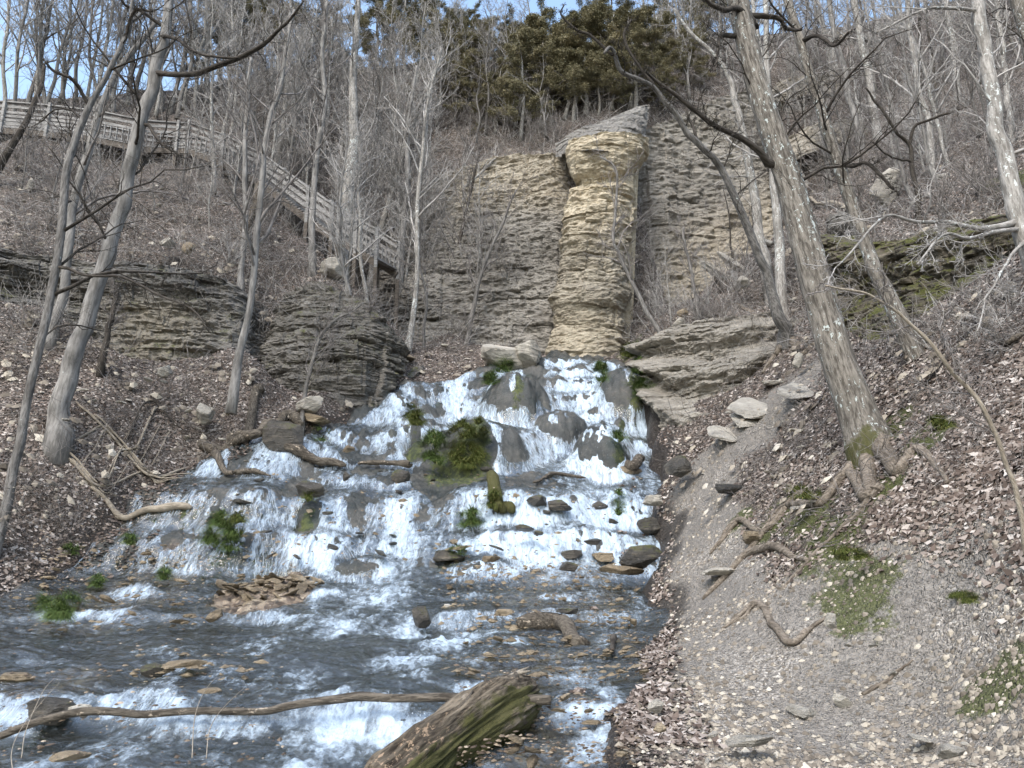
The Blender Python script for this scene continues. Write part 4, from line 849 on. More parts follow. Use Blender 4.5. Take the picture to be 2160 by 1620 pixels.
def rubble(name, label, pts, smin, smax, mat, zo=0.0):
    n_ = len(pts); T, Bn = frames(normals(pts[:, 0], pts[:, 1]), rng.uniform(0, 6.28, n_)); nn = np.cross(T, Bn); s = smin + (smax - smin) * rng.random(n_) ** 2.5; q = oc * (1, .8, .55)
    V = pts[:, None] + np.array((0, 0, zo)) + s[:, None, None] * ((q * rng.uniform(.6, 1.4, (n_, 7, 3)))[..., :1] * T[:, None] + (q * rng.uniform(.6, 1.4, (n_, 7, 3)))[..., 1:2] * Bn[:, None] + (q * rng.uniform(.6, 1.3, (n_, 7, 3)))[..., 2:3] * nn[:, None])
    tag(mesh(name, V.reshape(-1, 3), (of[None] + np.arange(n_)[:, None, None] * 7).reshape(-1, 3), M[mat], smooth=False, attrs=dict(rnd=np.repeat(rng.random(n_), 7))), label, 'rubble', kind='stuff')
pts, ok = hit(rng.uniform(0, 2160, 5200), np.concatenate([rng.uniform(300, 800, 3400), rng.uniform(700, 1100, 1800)]), H); pts = pts[ok & (bank_d(pts[:, 0], pts[:, 1]) < -.1) & (pts[:, 1] < 34) & (pts[:, 1] > 9.5)]
rubble('rubble', 'small pale rock chips strewn over the slopes', pts, .015, .13, 'gravel')
pts, ok = hit(np.concatenate([rng.uniform(960, 1400, 2600), rng.uniform(0, 600, 700), rng.uniform(400, 1400, 700), rng.uniform(-20, 460, 1600)]), np.concatenate([rng.uniform(1180, 1618, 2600), rng.uniform(1180, 1618, 700), rng.uniform(1000, 1250, 700), rng.uniform(1020, 1290, 1600)])); pts = pts[ok & (bank_d(pts[:, 0], pts[:, 1]) > -.05)]
rubble('pebbles', 'brown pebbles in and beside the shallow water', pts, .010, .034, 'pebble', .01)
pts, ok = hit(np.concatenate([rng.uniform(930, 1345, 520), rng.uniform(20, 430, 170), rng.uniform(250, 560, 60), rng.uniform(480, 1380, 160)]), np.concatenate([rng.uniform(1185, 1430, 520), rng.uniform(1150, 1330, 170), rng.uniform(1380, 1450, 60), rng.uniform(1000, 1180, 160)])); pts = pts[ok & (BANK(pts[:, 0], pts[:, 1]) > 0)]
pts[:, 2] = np.maximum(water_z(pts[:, 0], pts[:, 1]) - .004, pts[:, 2])
rubble('shallow_stones', 'flat brown stones standing out of the shallow water', pts, .022, .085, 'tan', .0)
# dead twigs and brush on the slopes
def strands(x, y, z, L, r0, lean, n=4, curl=.25, up=1.0, g=rng):
    m = len(x); d = np.stack([g.normal(0, lean, m), g.normal(0, lean, m), np.full(m, up) * g.uniform(.6, 1.2, m)], -1); d /= np.linalg.norm(d, axis=1, keepdims=True)
    Pt = np.zeros((m, n, 3)); Pt[:, 0] = np.stack([x, y, z], -1)
    for i in range(1, n):
        d = d + g.normal(0, curl, (m, 3)); d /= np.linalg.norm(d, axis=1, keepdims=True); Pt[:, i] = Pt[:, i - 1] + d * (L / (n - 1))[:, None]
    return Pt, r0[:, None] * np.linspace(1, .45, n)[None]
u_ = rng.uniform(0, 2160, 34000); v_ = np.concatenate([rng.uniform(130, 740, 28000), rng.uniform(600, 1150, 6000)])
pts, ok = hit(u_, v_, H); pts = pts[ok & (bank_d(pts[:, 0], pts[:, 1]) < -.1) & (linemask(pts[:, 0], pts[:, 1], pp, pw) < .4)]
dk = pts[:, 1]; L = rng.uniform(.3, 1.3, len(pts)) * np.clip(dk / 22, .25, 1.2); up = np.where(rng.random(len(pts)) < .55, 1.0, .12)
Pt, Rd = strands(pts[:, 0], pts[:, 1], pts[:, 2] - .03, L, .0022 + .00028 * dk * rng.uniform(.5, 1.2, len(pts)), .75, 4, .22, up)
half = len(Pt) // 2
v_1, f_1 = tubes(Pt[:half], Rd[:half], 3); tag(mesh('dry_brush', v_1, f_1, M['twig']), 'dry grey twigs and brush sprouting all over the wooded slopes', 'brush', kind='stuff')
v_1, f_1 = tubes(Pt[half:], Rd[half:], 3); tag(mesh('brown_brush', v_1, f_1, M['twigd']), 'brown dead stems and twigs lying all over the slopes', 'brush', kind='stuff')

# ------------------------------------------------------------------ trees
def sprout(Pp, Rp, cnt, t0, t1, lr, ang, up, n, curl, g, rr=.6, rmin=.003, lmin=0.0, taper=.25, tw=.6):
    m, k, _ = Pp.shape; N = m * cnt; par = np.repeat(np.arange(m), cnt)
    t = np.clip(np.tile((np.arange(cnt) + .5) / cnt, m) + g.uniform(-.5, .5, N) / cnt, 0, 1) * (t1 - t0) + t0
    f = t * (k - 1); i = np.minimum(f.astype(int), k - 2); f = f - i
    base = Pp[par, i] * (1 - f)[:, None] + Pp[par, i + 1] * f[:, None]; rad = Rp[par, i] * (1 - f) + Rp[par, i + 1] * f
    T = Pp[par, i + 1] - Pp[par, i]; T /= np.linalg.norm(T, axis=1, keepdims=True) + 1e-9
    plen = np.linalg.norm(np.diff(Pp, axis=1), axis=2).sum(1)[par]
    q = g.normal(size=(N, 3)); q -= T * (q * T).sum(1, keepdims=True); q /= np.linalg.norm(q, axis=1, keepdims=True)
    a = g.uniform(ang[0], ang[1], N)[:, None] * math.pi / 180
    d = np.cos(a) * T + np.sin(a) * q; d[:, 2] += up * .5; d /= np.linalg.norm(d, axis=1, keepdims=True)
    L = np.maximum(plen * lr * (1 - tw * t) * g.uniform(.55, 1.25, N), lmin)
    Pt = np.zeros((N, n, 3)); Pt[:, 0] = base
    for j in range(1, n):
        d = d + g.normal(0, curl, (N, 3)); d[:, 2] += up * .5 / n * 2; d /= np.linalg.norm(d, axis=1, keepdims=True)
        Pt[:, j] = Pt[:, j - 1] + d * (L / (n - 1))[:, None]
    r0 = np.maximum(np.minimum(rad * rr, L * .013), rmin); Rd = np.maximum(r0[:, None] * np.linspace(1, taper, n)[None], rmin * .8)
    return Pt, Rd
def crown(Pp, Rp, spec, g):
    """spec rows: count, t0, t1, length ratio, (angle), up, rings, curl, sides, rmin"""
    parts = []
    for (cnt, t0, t1, lr, ang, up, n, curl, k, rmin) in spec:
        Pp, Rp = sprout(Pp, Rp, cnt, t0, t1, lr, ang, up, n, curl, g, rmin=rmin); parts.append(tubes(Pp, Rp, k))
    return join(parts)
def barkbump(amp, seed):
    def f(th, L, Rr): 
        tt = th + 0 * L + 0 * Rr; LL = L + 0 * tt
        q = np.cos(tt); w = np.sin(tt)
        return 1 + amp * (.8 * fbm3(q * 1.6, w * 1.6, LL * 2.4, 4, seed) - .55 * np.abs(vn3(q * 5, w * 5, LL * 1.6, seed + 1))) 
    return f
def trace(pts, rings, dY=0.0, dl=0.0, wob=0.0, g=rng, Y=None, ws=1.0):
    """pts: (u, v, width px) from the foot up; the foot stands on the ground, the top leans dY metres away"""
    p0 = P(pts[0][0], pts[0][1], Y) if Y else hp(pts[0][0], pts[0][1])
    n = len(pts); Q = []
    for i, (u, v, w) in enumerate(pts):
        p = P(u, v, p0[1] + dl + dY * i / (n - 1)); Q.append([*p, px(p, w) / 2 * ws])
    Q = cr(Q, rings)
    if wob: Q[:, :3] += wob * np.stack([fbm2(np.linspace(0, rings / 6, rings), np.full(rings, s_ + g.random() * 50), 2, 5) for s_ in (1, 2, 3)], 1)
    return Q[:, :3], np.maximum(Q[:, 3], .003)
def finish_local(o, root, axis=None):
    """keep world positions while the root sits at the thing's base; axis: turn the part's own Z along its grain"""
    c = np.array(root.location[:]); me = o.data; n = len(me.vertices); a = np.empty(n * 3, np.float32); me.vertices.foreach_get('co', a); a = a.reshape(-1, 3) - c
    if axis is not None:
        q = Vector(axis).to_track_quat('Z', 'Y'); p = a.mean(0); a = (a - p) @ np.array(q.to_matrix()); o.location = tuple(p); o.rotation_mode = 'QUATERNION'; o.rotation_quaternion = q
    me.vertices.foreach_set('co', a.astype(np.float32).ravel()); me.update(); o.parent = root; return o
SPEC = {
 'big': [(16, .35, 1, .30, (35, 70), .35, 9, .16, 5, .006), (7, .2, 1, .42, (30, 65), .25, 6, .2, 4, .004), (6, .15, 1, .45, (30, 70), .2, 5, .2, 3, .003), (4, .1, 1, .5, (30, 70), .1, 4, .2, 3, .0025)],
 'slim': [(20, .30, 1, .34, (25, 60), .35, 9, .14, 4, .008), (7, .2, 1, .50, (28, 65), .2, 6, .2, 3, .006), (5, .1, 1, .55, (28, 65), .1, 5, .22, 3, .005)],
 'few': [(13, .30, 1, .22, (30, 75), .2, 9, .18, 4, .006), (7, .15, 1, .55, (28, 70), .1, 7, .22, 3, .004), (5, .1, 1, .55, (28, 70), .05, 5, .24, 3, .003)]}
def tree(label, pts, dY=0.0, mat='bark', spec='slim', limbs=(), sides=14, rings=40, bump=.10, cat='tree', group=None, base_flare=1.25, seed=0, Y=None, limbmat=None, name='bare_tree', moss=False, wob=0.0, top=0, roots=(), ws=1.0):
    g = np.random.default_rng(1000 + seed)
    C, r = trace(pts, rings, dY, 0, wob, g, Y, ws)
    r = r * (1 + (base_flare - 1) * np.exp(-np.linspace(0, 14, rings)))
    if top:                                              # carry the stem on above the picture
        d = C[-1] - C[-4]; d /= np.linalg.norm(d); k = 10
        C = np.vstack([C, C[-1] + d * np.linspace(top / k, top, k)[:, None] + .15 * g.normal(size=(k, 3)) * np.linspace(.2, 1, k)[:, None]]); r = np.concatenate([r, r[-1] * np.linspace(.95, .3, k)])
    dn = C[0] - C[min(14, len(C) - 1)]; dn /= np.linalg.norm(dn); C = np.vstack([C[0] + dn * .55 - (0, 0, .1), C[0] + dn * .25, C]); r = np.concatenate([[r[0] * 1.12, r[0] * 1.08], r])
    root = thing(name, label, cat, tuple(C[0]), group)
    v, f = tubes(C[None], r[None], sides, barkbump(bump, seed + 7))
    at = {}
    if moss:
        h = np.repeat(np.arange(len(C)) / len(C), sides); at = dict(moss=np.clip(.85 - h * 16, 0, 1) + .25 * np.exp(-((v[:, 0] - np.repeat(C[:, 0], sides)) / .1 + 1.3) ** 2) * (h < .6))
    finish_local(mesh('trunk', v, f, M[mat], attrs=at), root, C[rings] - C[0])
    allP, allR = [], []
    for l in limbs:
        li, lY = l[0], (l[1] if len(l) > 1 else 0)
        # a limb starts on the trunk: find the nearest ring in the picture
        p0 = np.argmin([abs((c[0] / depth(c)) * FPX + 1080 - li[0][0]) + abs(810 - ((c[2] - CAMZ) * CP - c[1] * SP) / depth(c) * FPX - li[0][1]) for c in C])
        L_, lr_ = trace(li, 26, lY, 0, .03, g, Y=C[p0][1]); L_[0] = C[p0]; lr_ = np.minimum(lr_, r[p0] * .95)
        finish_local(mesh('limb', *tubes(L_[None], lr_[None], 8, barkbump(.12, seed + 3)), M[limbmat or mat]), root, L_[-1] - L_[0])
        allP.append(L_); allR.append(lr_)
    parts = []
    if spec:
        parts.append(crown(C[None], r[None], SPEC[spec], g))
        if allP:
            parts.append(crown(np.array(allP), np.array(allR), SPEC['few'], g))
        v, f = join(parts); finish_local(mesh('crown', v, f, M[limbmat or ('dark' if mat == 'furrow' else 'twig' if mat == 'pale' else 'twigd')]), root)
    for i, rt in enumerate(roots):
        q, _ = hit([a[0] for a in rt], [a[1] for a in rt], H); w = np.array([px(p, a[2]) * .5 for p, a in zip(q, rt)])
        Q = cr(np.column_stack([q, w]), 40); Q[:, :2] += .03 * rng.normal(size=(40, 2)).cumsum(0) * .15
        Q[:, 2] = H(Q[:, 0], Q[:, 1]) + Q[:, 3] * (.60 + .6 * vn2(np.linspace(0, 7, 40), np.full(40, i + seed), 9))
        finish_local(mesh('root', *tubes(Q[None, :, :3], np.maximum(Q[None, :, 3], .004), 8, barkbump(.15, i)), M['rootbark'], attrs={}), root, Q[-1, :3] - Q[0, :3])
    return root
ROOTS1 = [[(1850,935,44),(1880,940,32),(1930,945,22),(1975,950,10)],[(1830,950,38),(1822,985,28),(1790,1000,26),(1730,1022,22),(1680,1050,18),(1610,1072,16),(1560,1100,14),(1520,1140,10),(1500,1165,6)],
 [(1800,985,30),(1760,985,22),(1720,1040,18),(1650,1075,15),(1590,1120,13),(1550,1150,10),(1515,1180,6)],[(1840,960,30),(1850,1000,20),(1800,1050,12),(1740,1100,8),(1700,1120,5)],
 [(1700,1125,10),(1640,1145,18),(1580,1168,18),(1530,1205,15),(1495,1235,12),(1478,1248,5)],[(1700,1215,9),(1650,1250,17),(1600,1275,15),(1560,1290,11),(1520,1295,5)],[(1590,1272,12),(1580,1290,10),(1555,1312,8),(1535,1322,4)],
 [(1860,1325,5),(1830,1340,9),(1810,1350,8),(1870,1358,7),(1910,1335,4)],[(1720,1145,7),(1680,1175,8),(1640,1180,6),(1610,1195,4)],[(1750,1195,6),(1700,1215,9),(1680,1255,6),(1670,1270,3)],[(1560,1100,9),(1530,1130,9),(1505,1150,8),(1490,1175,4)]]
tree('thick furrowed tree leaning left over the path, spotted with white lichen, mossy at its foot',
     [(1836,940,92),(1822,905,82),(1800,850,74),(1767,759,68),(1744,680,66),(1696,500,62),(1660,370,56),(1619,250,50),(1590,150,46),(1556,0,43),(1530,-120,40)], 0.6, 'furrow', 'few', sides=44, rings=110, bump=.11, seed=1, moss=True, limbmat='dark', top=4, base_flare=1.15, roots=ROOTS1,
     limbs=[([(1622,355,20),(1600,320,15),(1560,290,13),(1500,260,11),(1440,210,9),(1380,170,7),(1360,150,5)], -1), ([(1600,60,18),(1560,20,14),(1530,22,12),(1500,10,9),(1470,-20,7)], -.6), ([(1568,35,14),(1640,38,10),(1660,60,8),(1690,60,6)], .4), ([(1548,75,12),(1520,78,9),(1514,110,6),(1512,150,4)], -.5)])
tree('mottled brown tree leaning left, standing behind the thick one on the right slope',
     [(1915,716,36),(1880,640,32),(1850,580,30),(1828,520,28),(1790,420,27),(1758,320,25),(1735,240,23),(1712,170,21),(1688,85,19),(1660,0,17),(1640,-80,15)], 1.0, 'furrow', 'few', sides=20, rings=70, seed=2, top=4, limbmat='dark', wob=.06,
     limbs=[([(1765,340,12),(1800,350,9),(1830,345,8),(1880,395,7),(1890,405,5)], -1), ([(1690,90,12),(1720,75,9),(1760,95,7),(1790,70,5)], -1)])
tree('pale lichen-covered trunk at the right edge above the mossy ledge', [(2200,600,42),(2178,540,40),(2150,450,38),(2120,340,35),(2100,250,31),(2085,160,29),(2074,80,28),(2062,0,27),(2050,-90,24)], .8, 'pale', 'few', sides=24, rings=70, seed=3, top=4, wob=.05,
     limbs=[([(2150,465,16),(2080,478,12),(2000,470,10),(1930,468,8),(1880,455,6),(1838,485,5),(1790,540,4),(1767,560,3)], -2.0), ([(2155,480,12),(2100,490,9),(2045,502,8),(1990,500,6),(1930,560,4)], -1.6), ([(2085,25,9),(2010,18,8),(1950,20,6),(1850,70,4)], -.6), ([(2165,500,9),(2120,560,6),(2080,640,4),(2060,700,3)], -1.5)])
tree('dark trunk crossing the upper right corner', [(2230,330,34),(2190,180,34),(2165,60,32),(2140,-20,30),(2120,-100,28)], 0, 'furrow', 'few', seed=4, rings=40, top=3)
tree('slender tree with bare roots beside the path, bending left into a long crooked dark bough',
     [(1664,724,30),(1655,700,24),(1641,667,22),(1619,581,20),(1600,540,18),(1575,470,17),(1545,400,15),(1520,350,14),(1497,326,14),(1464,293,13),(1435,255,12),(1408,222,12),(1380,185,10),(1345,165,10),(1310,150,9),(1296,125,9),(1288,100,7),(1275,110,6)], -3.0, 'bark', 'few', seed=5, rings=110, limbmat='dark', wob=.05, base_flare=1.5,
     limbs=[([(1296,120,7),(1250,80,6),(1210,60,5),(1182,30,4),(1190,10,3)], -.3), ([(1400,212,8),(1340,130,6),(1315,75,6),(1330,40,4)], -.3), ([(1470,300,7),(1455,250,6),(1430,190,4)], .3)],
     roots=[[(1664,720,22),(1655,735,20),(1630,760,14),(1610,775,8)],[(1668,722,20),(1690,718,13),(1715,728,9),(1740,735,5)],[(1660,715,16),(1640,735,10),(1622,745,8),(1600,748,5)],[(1655,700,14),(1600,660,10),(1560,640,9),(1500,650,6)],[(1660,690,12),(1690,655,10),(1700,640,8),(1730,640,5)]])
tree('bright white-lichened stem bending left, left of the thick leaning tree', [(1626,640,24),(1618,600,24),(1612,550,23),(1600,481,21),(1583,370,18),(1567,278,15),(1552,222,13),(1538,160,11),(1504,118,9),(1452,67,7),(1420,20,5)], .5, 'pale', 'few', seed=6, rings=60, wob=.05)
tree('straight pale grey stem just right of the white-lichened one', [(1652,668,24),(1645,574,21),(1645,530,20),(1638,444,18),(1632,389,17),(1628,280,15),(1620,167,13),(1616,0,11),(1612,-100,9)], .5, 'pale', 'few', seed=7, rings=60, wob=.04, top=3)
RB = [('white stem with a hooked foot high on the right slope', [(1995,374,14),(1975,376,14),(1966,362,15),(1967,322,14),(1958,275,13),(1952,240,13),(1938,185,12),(1919,85,11),(1912,0,10)]),
 ('thinner pale stem close right of the hooked white one', [(1998,350,8),(1985,300,8),(1975,250,8),(1955,180,8),(1935,110,7),(1915,60,6)]),
 ('tall whitish trunk on the right slope above the buff ledge', [(1850,285,16),(1834,185,15),(1819,104,14),(1800,0,13),(1790,-60,12)]),
 ('tan trunk left of the tall whitish one above the buff ledge', [(1812,313,15),(1797,222,13),(1778,141,12),(1765,90,11),(1748,0,10)]),
 ('short pale snag with a broken top above the buff ledge', [(1760,135,11),(1752,90,10),(1740,60,9),(1733,38,8)]),
 ('smooth pale stem between the two big leaning trees', [(1700,390,13),(1672,330,12),(1640,250,11),(1622,200,10),(1600,90,9),(1588,0,8)]),
 ('thin pale tree in the right corner behind the lichened trunk', [(2130,300,14),(2125,200,12),(2112,100,11),(2105,0,10)]),
 ('grey tree on the right skyline slope left of the lichened trunk', [(2020,200,12),(2012,120,11),(2000,40,10),(1995,-30,9)])]
for i, (lab, pts) in enumerate(RB): tree(lab, pts, .8, 'pale' if i != 3 else 'smooth', 'slim', sides=10, rings=36, seed=20 + i, top=3, wob=.08)
tree('small dark crooked tree forking wide above the mossy ledge', [(1941,460,12),(1930,400,11),(1923,352,10),(1919,307,9),(1905,290,7),(1893,281,6),(1871,248,6),(1850,215,5),(1823,185,3)], -.5, 'dark', 'few', seed=30, rings=40, sides=8, wob=.06,
     limbs=[([(1919,307,8),(1930,267,6),(1960,252,6),(2000,238,5),(2038,226,3)], -.4), ([(1922,340,6),(1880,330,4),(1840,300,3)], -.4)])
# left side
tree('stout smooth grey tree leaning right on the left bank, with one long dark bough reaching right',
     [(122,915,52),(124,880,42),(144,789,40),(162,735,38),(178,685,37),(192,640,36),(207,596,35),(222,555,35),(240,481,33),(259,426,32),(274,352,31),(292,281,30),(301,250,27),(315,207,28),(326,155,27),(334,120,26),(348,90,24),(352,37,22),(356,0,21),(360,-80,19)], .6, 'smooth', 'few', sides=28, rings=120, bump=.12, seed=40, ws=.88, top=4, limbmat='dark', wob=.06,
     limbs=[([(322,153,13),(370,157,12),(415,155,12),(450,143,11),(500,125,10),(530,108,10),(560,90,9),(590,60,7),(610,45,6),(640,0,4)], -2.5), ([(512,118,7),(560,98,6),(620,84,6),(660,75,5),(720,62,4),(790,60,3)], -.8) if False else ([(330,75,9),(370,80,8),(400,105,7),(440,118,6),(500,122,5)], -1.5), ([(310,262,8),(340,300,6),(380,330,4)], -.5), ([(350,60,8),(300,25,6),(265,10,5),(250,-20,4)], -.6)])
tree('slim tree at the left edge beside the stout grey one, forking by the boardwalk',
     [(-6,1150,26),(2,1110,26),(11,1074,26),(26,1000,25),(41,926,24),(63,815,23),(76,760,22),(89,704,22),(105,620,22),(122,537,22),(130,444,21),(141,352,21),(160,300,19),(178,252,18),(195,215,16),(207,193,14),(241,130,13),(262,85,12),(276,48,11),(283,0,9)], .4, 'bark', 'few', sides=18, rings=110, seed=41, ws=.78, limbmat='dark', top=3, wob=.04,
     limbs=[([(186,222,9),(170,190,8),(150,165,7),(110,148,6),(95,130,4)], -.5), ([(262,80,7),(285,22,6),(320,25,5)], -.4), ([(132,560,8),(180,580,6),(260,585,6),(330,620,5),(400,650,4),(440,700,3)], -.8)])
tree('straight grey tree close behind the slim one, crossing the boardwalk',
     [(112,690,24),(125,640,23),(137,592,22),(146,500,21),(155,426,20),(170,370,20),(185,315,19),(198,270,18),(211,237,17),(240,170,15),(267,122,14),(307,78,12),(333,44,9)], .6, 'smooth', 'slim', sides=16, rings=70, ws=.85, seed=42, wob=.05)
tree('leaning dark tree at the left edge in front of the boardwalk', [(-20,370,20),(10,330,16),(40,280,13),(62,240,11),(85,180,9),(95,140,7)], .2, 'dark', 'few', sides=10, rings=30, seed=43, wob=.05)
LB = [('slim pale tree rooted above the curved dead limb, crossing the long ledge', [(497,815,18),(511,722,16),(530,630,14),(541,518,14),(552,389,13),(556,315,11),(570,240,10),(592,185,9),(620,20,7)], 'smooth'),
 ('slim tree standing on the long ledge left of the pale one', [(507,610,13),(510,560,12),(515,500,12),(517,370,10),(519,259,9),(530,120,7)], 'smooth'),
 ('large pale twin-topped trunk rising past the lower boardwalk', [(716,575,30),(722,518,28),(737,389,25),(748,296,22),(744,185,17),(752,74,13),(756,-20,10)], 'pale'),
 ('straight grey stem in front of the square standing slab', [(657,560,15),(659,463,13),(667,333,12),(685,222,11),(680,111,9),(690,0,7)], 'smooth'),
 ('pale leaning stem right of the boardwalk end', [(780,600,15),(790,530,14),(804,481,13),(833,389,12),(859,296,11),(900,190,9),(935,120,6)], 'pale'),
 ('grey stem standing on the talus right of the dark outcrop', [(841,665,15),(848,518,14),(853,450,12),(859,407,12),(863,259,9),(880,140,6)], 'smooth'),
 ('thin pale stem rising from the talus nearest the falls', [(864,725,13),(872,660,11),(878,593,10),(881,407,9),(893,296,8),(907,204,6),(930,100,5)], 'pale'),
 ('brown stem behind the thin pale one on the talus', [(965,690,8),(962,600,8),(972,500,7),(990,420,6),(1010,330,5)], 'dark'),
 ('dark forked sapling on the talus above the pale boulders', [(985,725,11),(1000,650,10),(1020,560,8),(1060,470,6),(1090,400,4)], 'bark'),
 ('crooked thin tree arching right in front of the left cliff', [(905,590,9),(920,480,8),(935,440,7),(960,410,7),(1010,370,6),(1050,330,4)], 'pale'),
 ('thin slanting sapling crossing the foot of the pillar', [(1398,712,10),(1360,650,9),(1322,574,8),(1305,530,7),(1293,500,6),(1300,370,5),(1265,330,3)], 'bark'),
 ('thin upright sapling on the ground right of the pillar', [(1472,660,8),(1462,600,7),(1450,540,6),(1440,480,5)], 'bark'),
 ('grey snag of old trunk under the middle of the boardwalk', [(515,505,20),(530,460,18),(545,415,20),(550,385,16)], 'dead'),
 ('slender sapling in front of the dark outcrop', [(632,915,13),(640,850,9),(665,740,8),(700,680,6),(740,660,4),(770,640,3)], 'bark'),
 ('thin dark sapling right of the slender one at the outcrop', [(735,830,8),(742,770,6),(760,700,5),(790,640,3)], 'dark'),
 ('small brown tree growing in the leaves under the long ledge', [(220,745,12),(232,680,12),(243,630,11),(252,600,9)], 'dark'),
 ('whitish stem behind the boardwalk, tallest of those by its bend', [(586,330,12),(600,240,10),(606,160,9),(610,60,7),(615,-30,6)], 'pale')]
for i, (lab, pts, mt) in enumerate(LB):
    tree(lab, pts, .5, mt, 'few' if i in (12,) else 'slim', sides=10, rings=40, seed=60 + i, wob=.06, top=0 if i in (12, 15) else 0)
# near leaning sapling in front of the leafy bank
tree('long thin pale sapling bowed over in front of the leafy right bank', [(2165,1150,12),(2156,1089,11),(2119,970,10),(2064,855,10),(2012,789,9),(1952,711,8),(1871,644,6),(1800,612,5),(1741,600,3)], -.3, 'stick', 'few', sides=8, rings=50, seed=90, Y=6.1, wob=.03, name='leaning_sapling', cat='sapling')

# woods behind: six bare trees, each with trunk and branches, set out one by one
PROTO = []
for k in range(7):
    g = np.random.default_rng(500 + k); h = 10.0; n = 22
    z = np.linspace(0, h, n); C = np.stack([.35 * fbm2(z * .35, z * 0 + k * 3, 3, k) + z * g.normal(0, .03), .35 * fbm2(z * .35 + 20, z * 0 + k * 5, 3, k + 1), z], -1); C -= C[0]
    r = np.interp(z, [0, .4, h], [.13, .105, .02])
    tv, tf = tubes(C[None], r[None], 9, barkbump(.12, k)); cv, cf = crown(C[None], r[None], [(26, .16, 1, .36, (22, 62), .30, 8, .14, 4, .012), (7, .2, 1, .5, (26, 65), .2, 6, .2, 3, .009), (5, .1, 1, .55, (26, 65), .1, 5, .22, 3, .007)] if k < 5 else [(30, .10, 1, .24, (45, 85), .1, 7, .2, 4, .012), (6, .2, 1, .5, (30, 65), .1, 5, .22, 3, .009), (4, .1, 1, .55, (28, 65), .05, 4, .24, 3, .007)], g)
    tm = ['smooth', 'pale', 'bark', 'smooth', 'pale', 'dark', 'bark'][k]
    root = bpy.data.objects.new('bare_tree', None)
    a = mesh('trunk', tv, tf, M[tm]); b = mesh('crown', cv, cf, M['twig' if k in (1, 3, 4, 0) else 'twigd']); COL.objects.unlink(a); COL.objects.unlink(b)
    PROTO.append((root, a, b))
def place(proto, name, label, cat, group, loc, rz, tilt, s):
    root = proto[0].copy(); root.name = name; link(root); root.location = loc; root.rotation_euler = (tilt[0], tilt[1], rz); root.scale = (s[0], s[0], s[1])
    for c in proto[1:]: d = c.copy(); link(d); d.parent = root
    return tag(root, label, cat, group)
ORD = 'first second third fourth fifth sixth seventh eighth ninth tenth eleventh twelfth thirteenth fourteenth fifteenth sixteenth seventeenth eighteenth nineteenth twentieth twenty-first twenty-second twenty-third twenty-fourth twenty-fifth twenty-sixth twenty-seventh twenty-eighth twenty-ninth thirtieth thirty-first thirty-second thirty-third thirty-fourth thirty-fifth thirty-sixth thirty-seventh thirty-eighth thirty-ninth fortieth'.split()
LOOK = ['grey', 'pale', 'brown-grey', 'grey', 'pale', 'dark', 'brown-grey']
ZONES = [('thin bare tree on the talus before the left cliff', 'thin trees before the left cliff', (850, 1120), (570, 730), 16, (.32, .62), (0, 5)),
 ('bare tree behind the upper boardwalk railing', 'trees just behind the boardwalk', (5, 440), (205, 250), 24, (.75, 1.1), (0, 5)),
 ('bare tree on the left crest', 'trees on the left crest', (0, 700), (175, 200), 24, (.55, .95), (2, 7)),
 ('bare tree above the descending boardwalk', 'trees above the descending boardwalk', (450, 860), (250, 420), 34, (.55, .85), (0, 5)),
 ('thin bare tree below the boardwalk', 'thin trees below the boardwalk', (10, 640), (345, 540), 15, (.22, .42), (0, 7)),
 ('bare tree near the lower boardwalk end', 'trees by the boardwalk end', (700, 900), (500, 690), 15, (.5, .8), (0, 5)),
 ('bare tree on the brow above the left cliff', 'trees above the left cliff', (860, 1160), (170, 300), 16, (.4, .7), (0, 5)),
 ('bare tree on the slope above the right cliff', 'trees above the right cliff', (1330, 1620), (60, 220), 22, (.45, .85), (0, 7)),
 ('bare tree on the upper right hillside', 'trees on the upper right hillside', (1620, 2160), (20, 200), 34, (.5, .9), (0, 7)),
 ('thin bare tree midway up the right hillside', 'trees on the right hillside', (1560, 2150), (210, 440), 22, (.32, .6), (0, 7)),
 ('thin bare tree right of the pillar', 'thin trees right of the pillar', (1370, 1600), (480, 680), 12, (.22, .38), (0, 7))]
for zi, (desc, grp, (u0, u1), (v0, v1), n_, (s0, s1), (k0, k1)) in enumerate(ZONES):
    us = np.sort(u0 + (u1 - u0) * (np.arange(n_) + rng.uniform(.1, .9, n_)) / n_); vs = rng.uniform(v0, v1, n_)
    pts, ok = hit(us, vs, H)
    for i, p in enumerate(pts):
        if not ok[i]: continue
        k = rng.integers(k0, k1); sc_ = rng.uniform(s0, s1); w = rng.uniform(.65, 1.05)
        lean = rng.normal(.02 if us[i] < 1080 else -.08, .06)
        where = ORD[i] + (' from its left end' if i < n_ * .5 else ' counted from the left')
        where = f'{ORD[i]} from the left'
        lab = f"{['', 'slender ', 'leaning '][2 if abs(lean) > .12 else 1 if w < .8 else 0]}{LOOK[k]} {desc}, {where}"
        place(PROTO[k], 'bare_tree', lab.replace('thin bare', 'bare' if 'slender' in lab else 'thin bare'), 'tree', grp, (p[0], p[1], p[2] - .15), rng.uniform(0, 6.28), (rng.normal(0, .05), lean), (sc_ * w * 1.1, sc_))

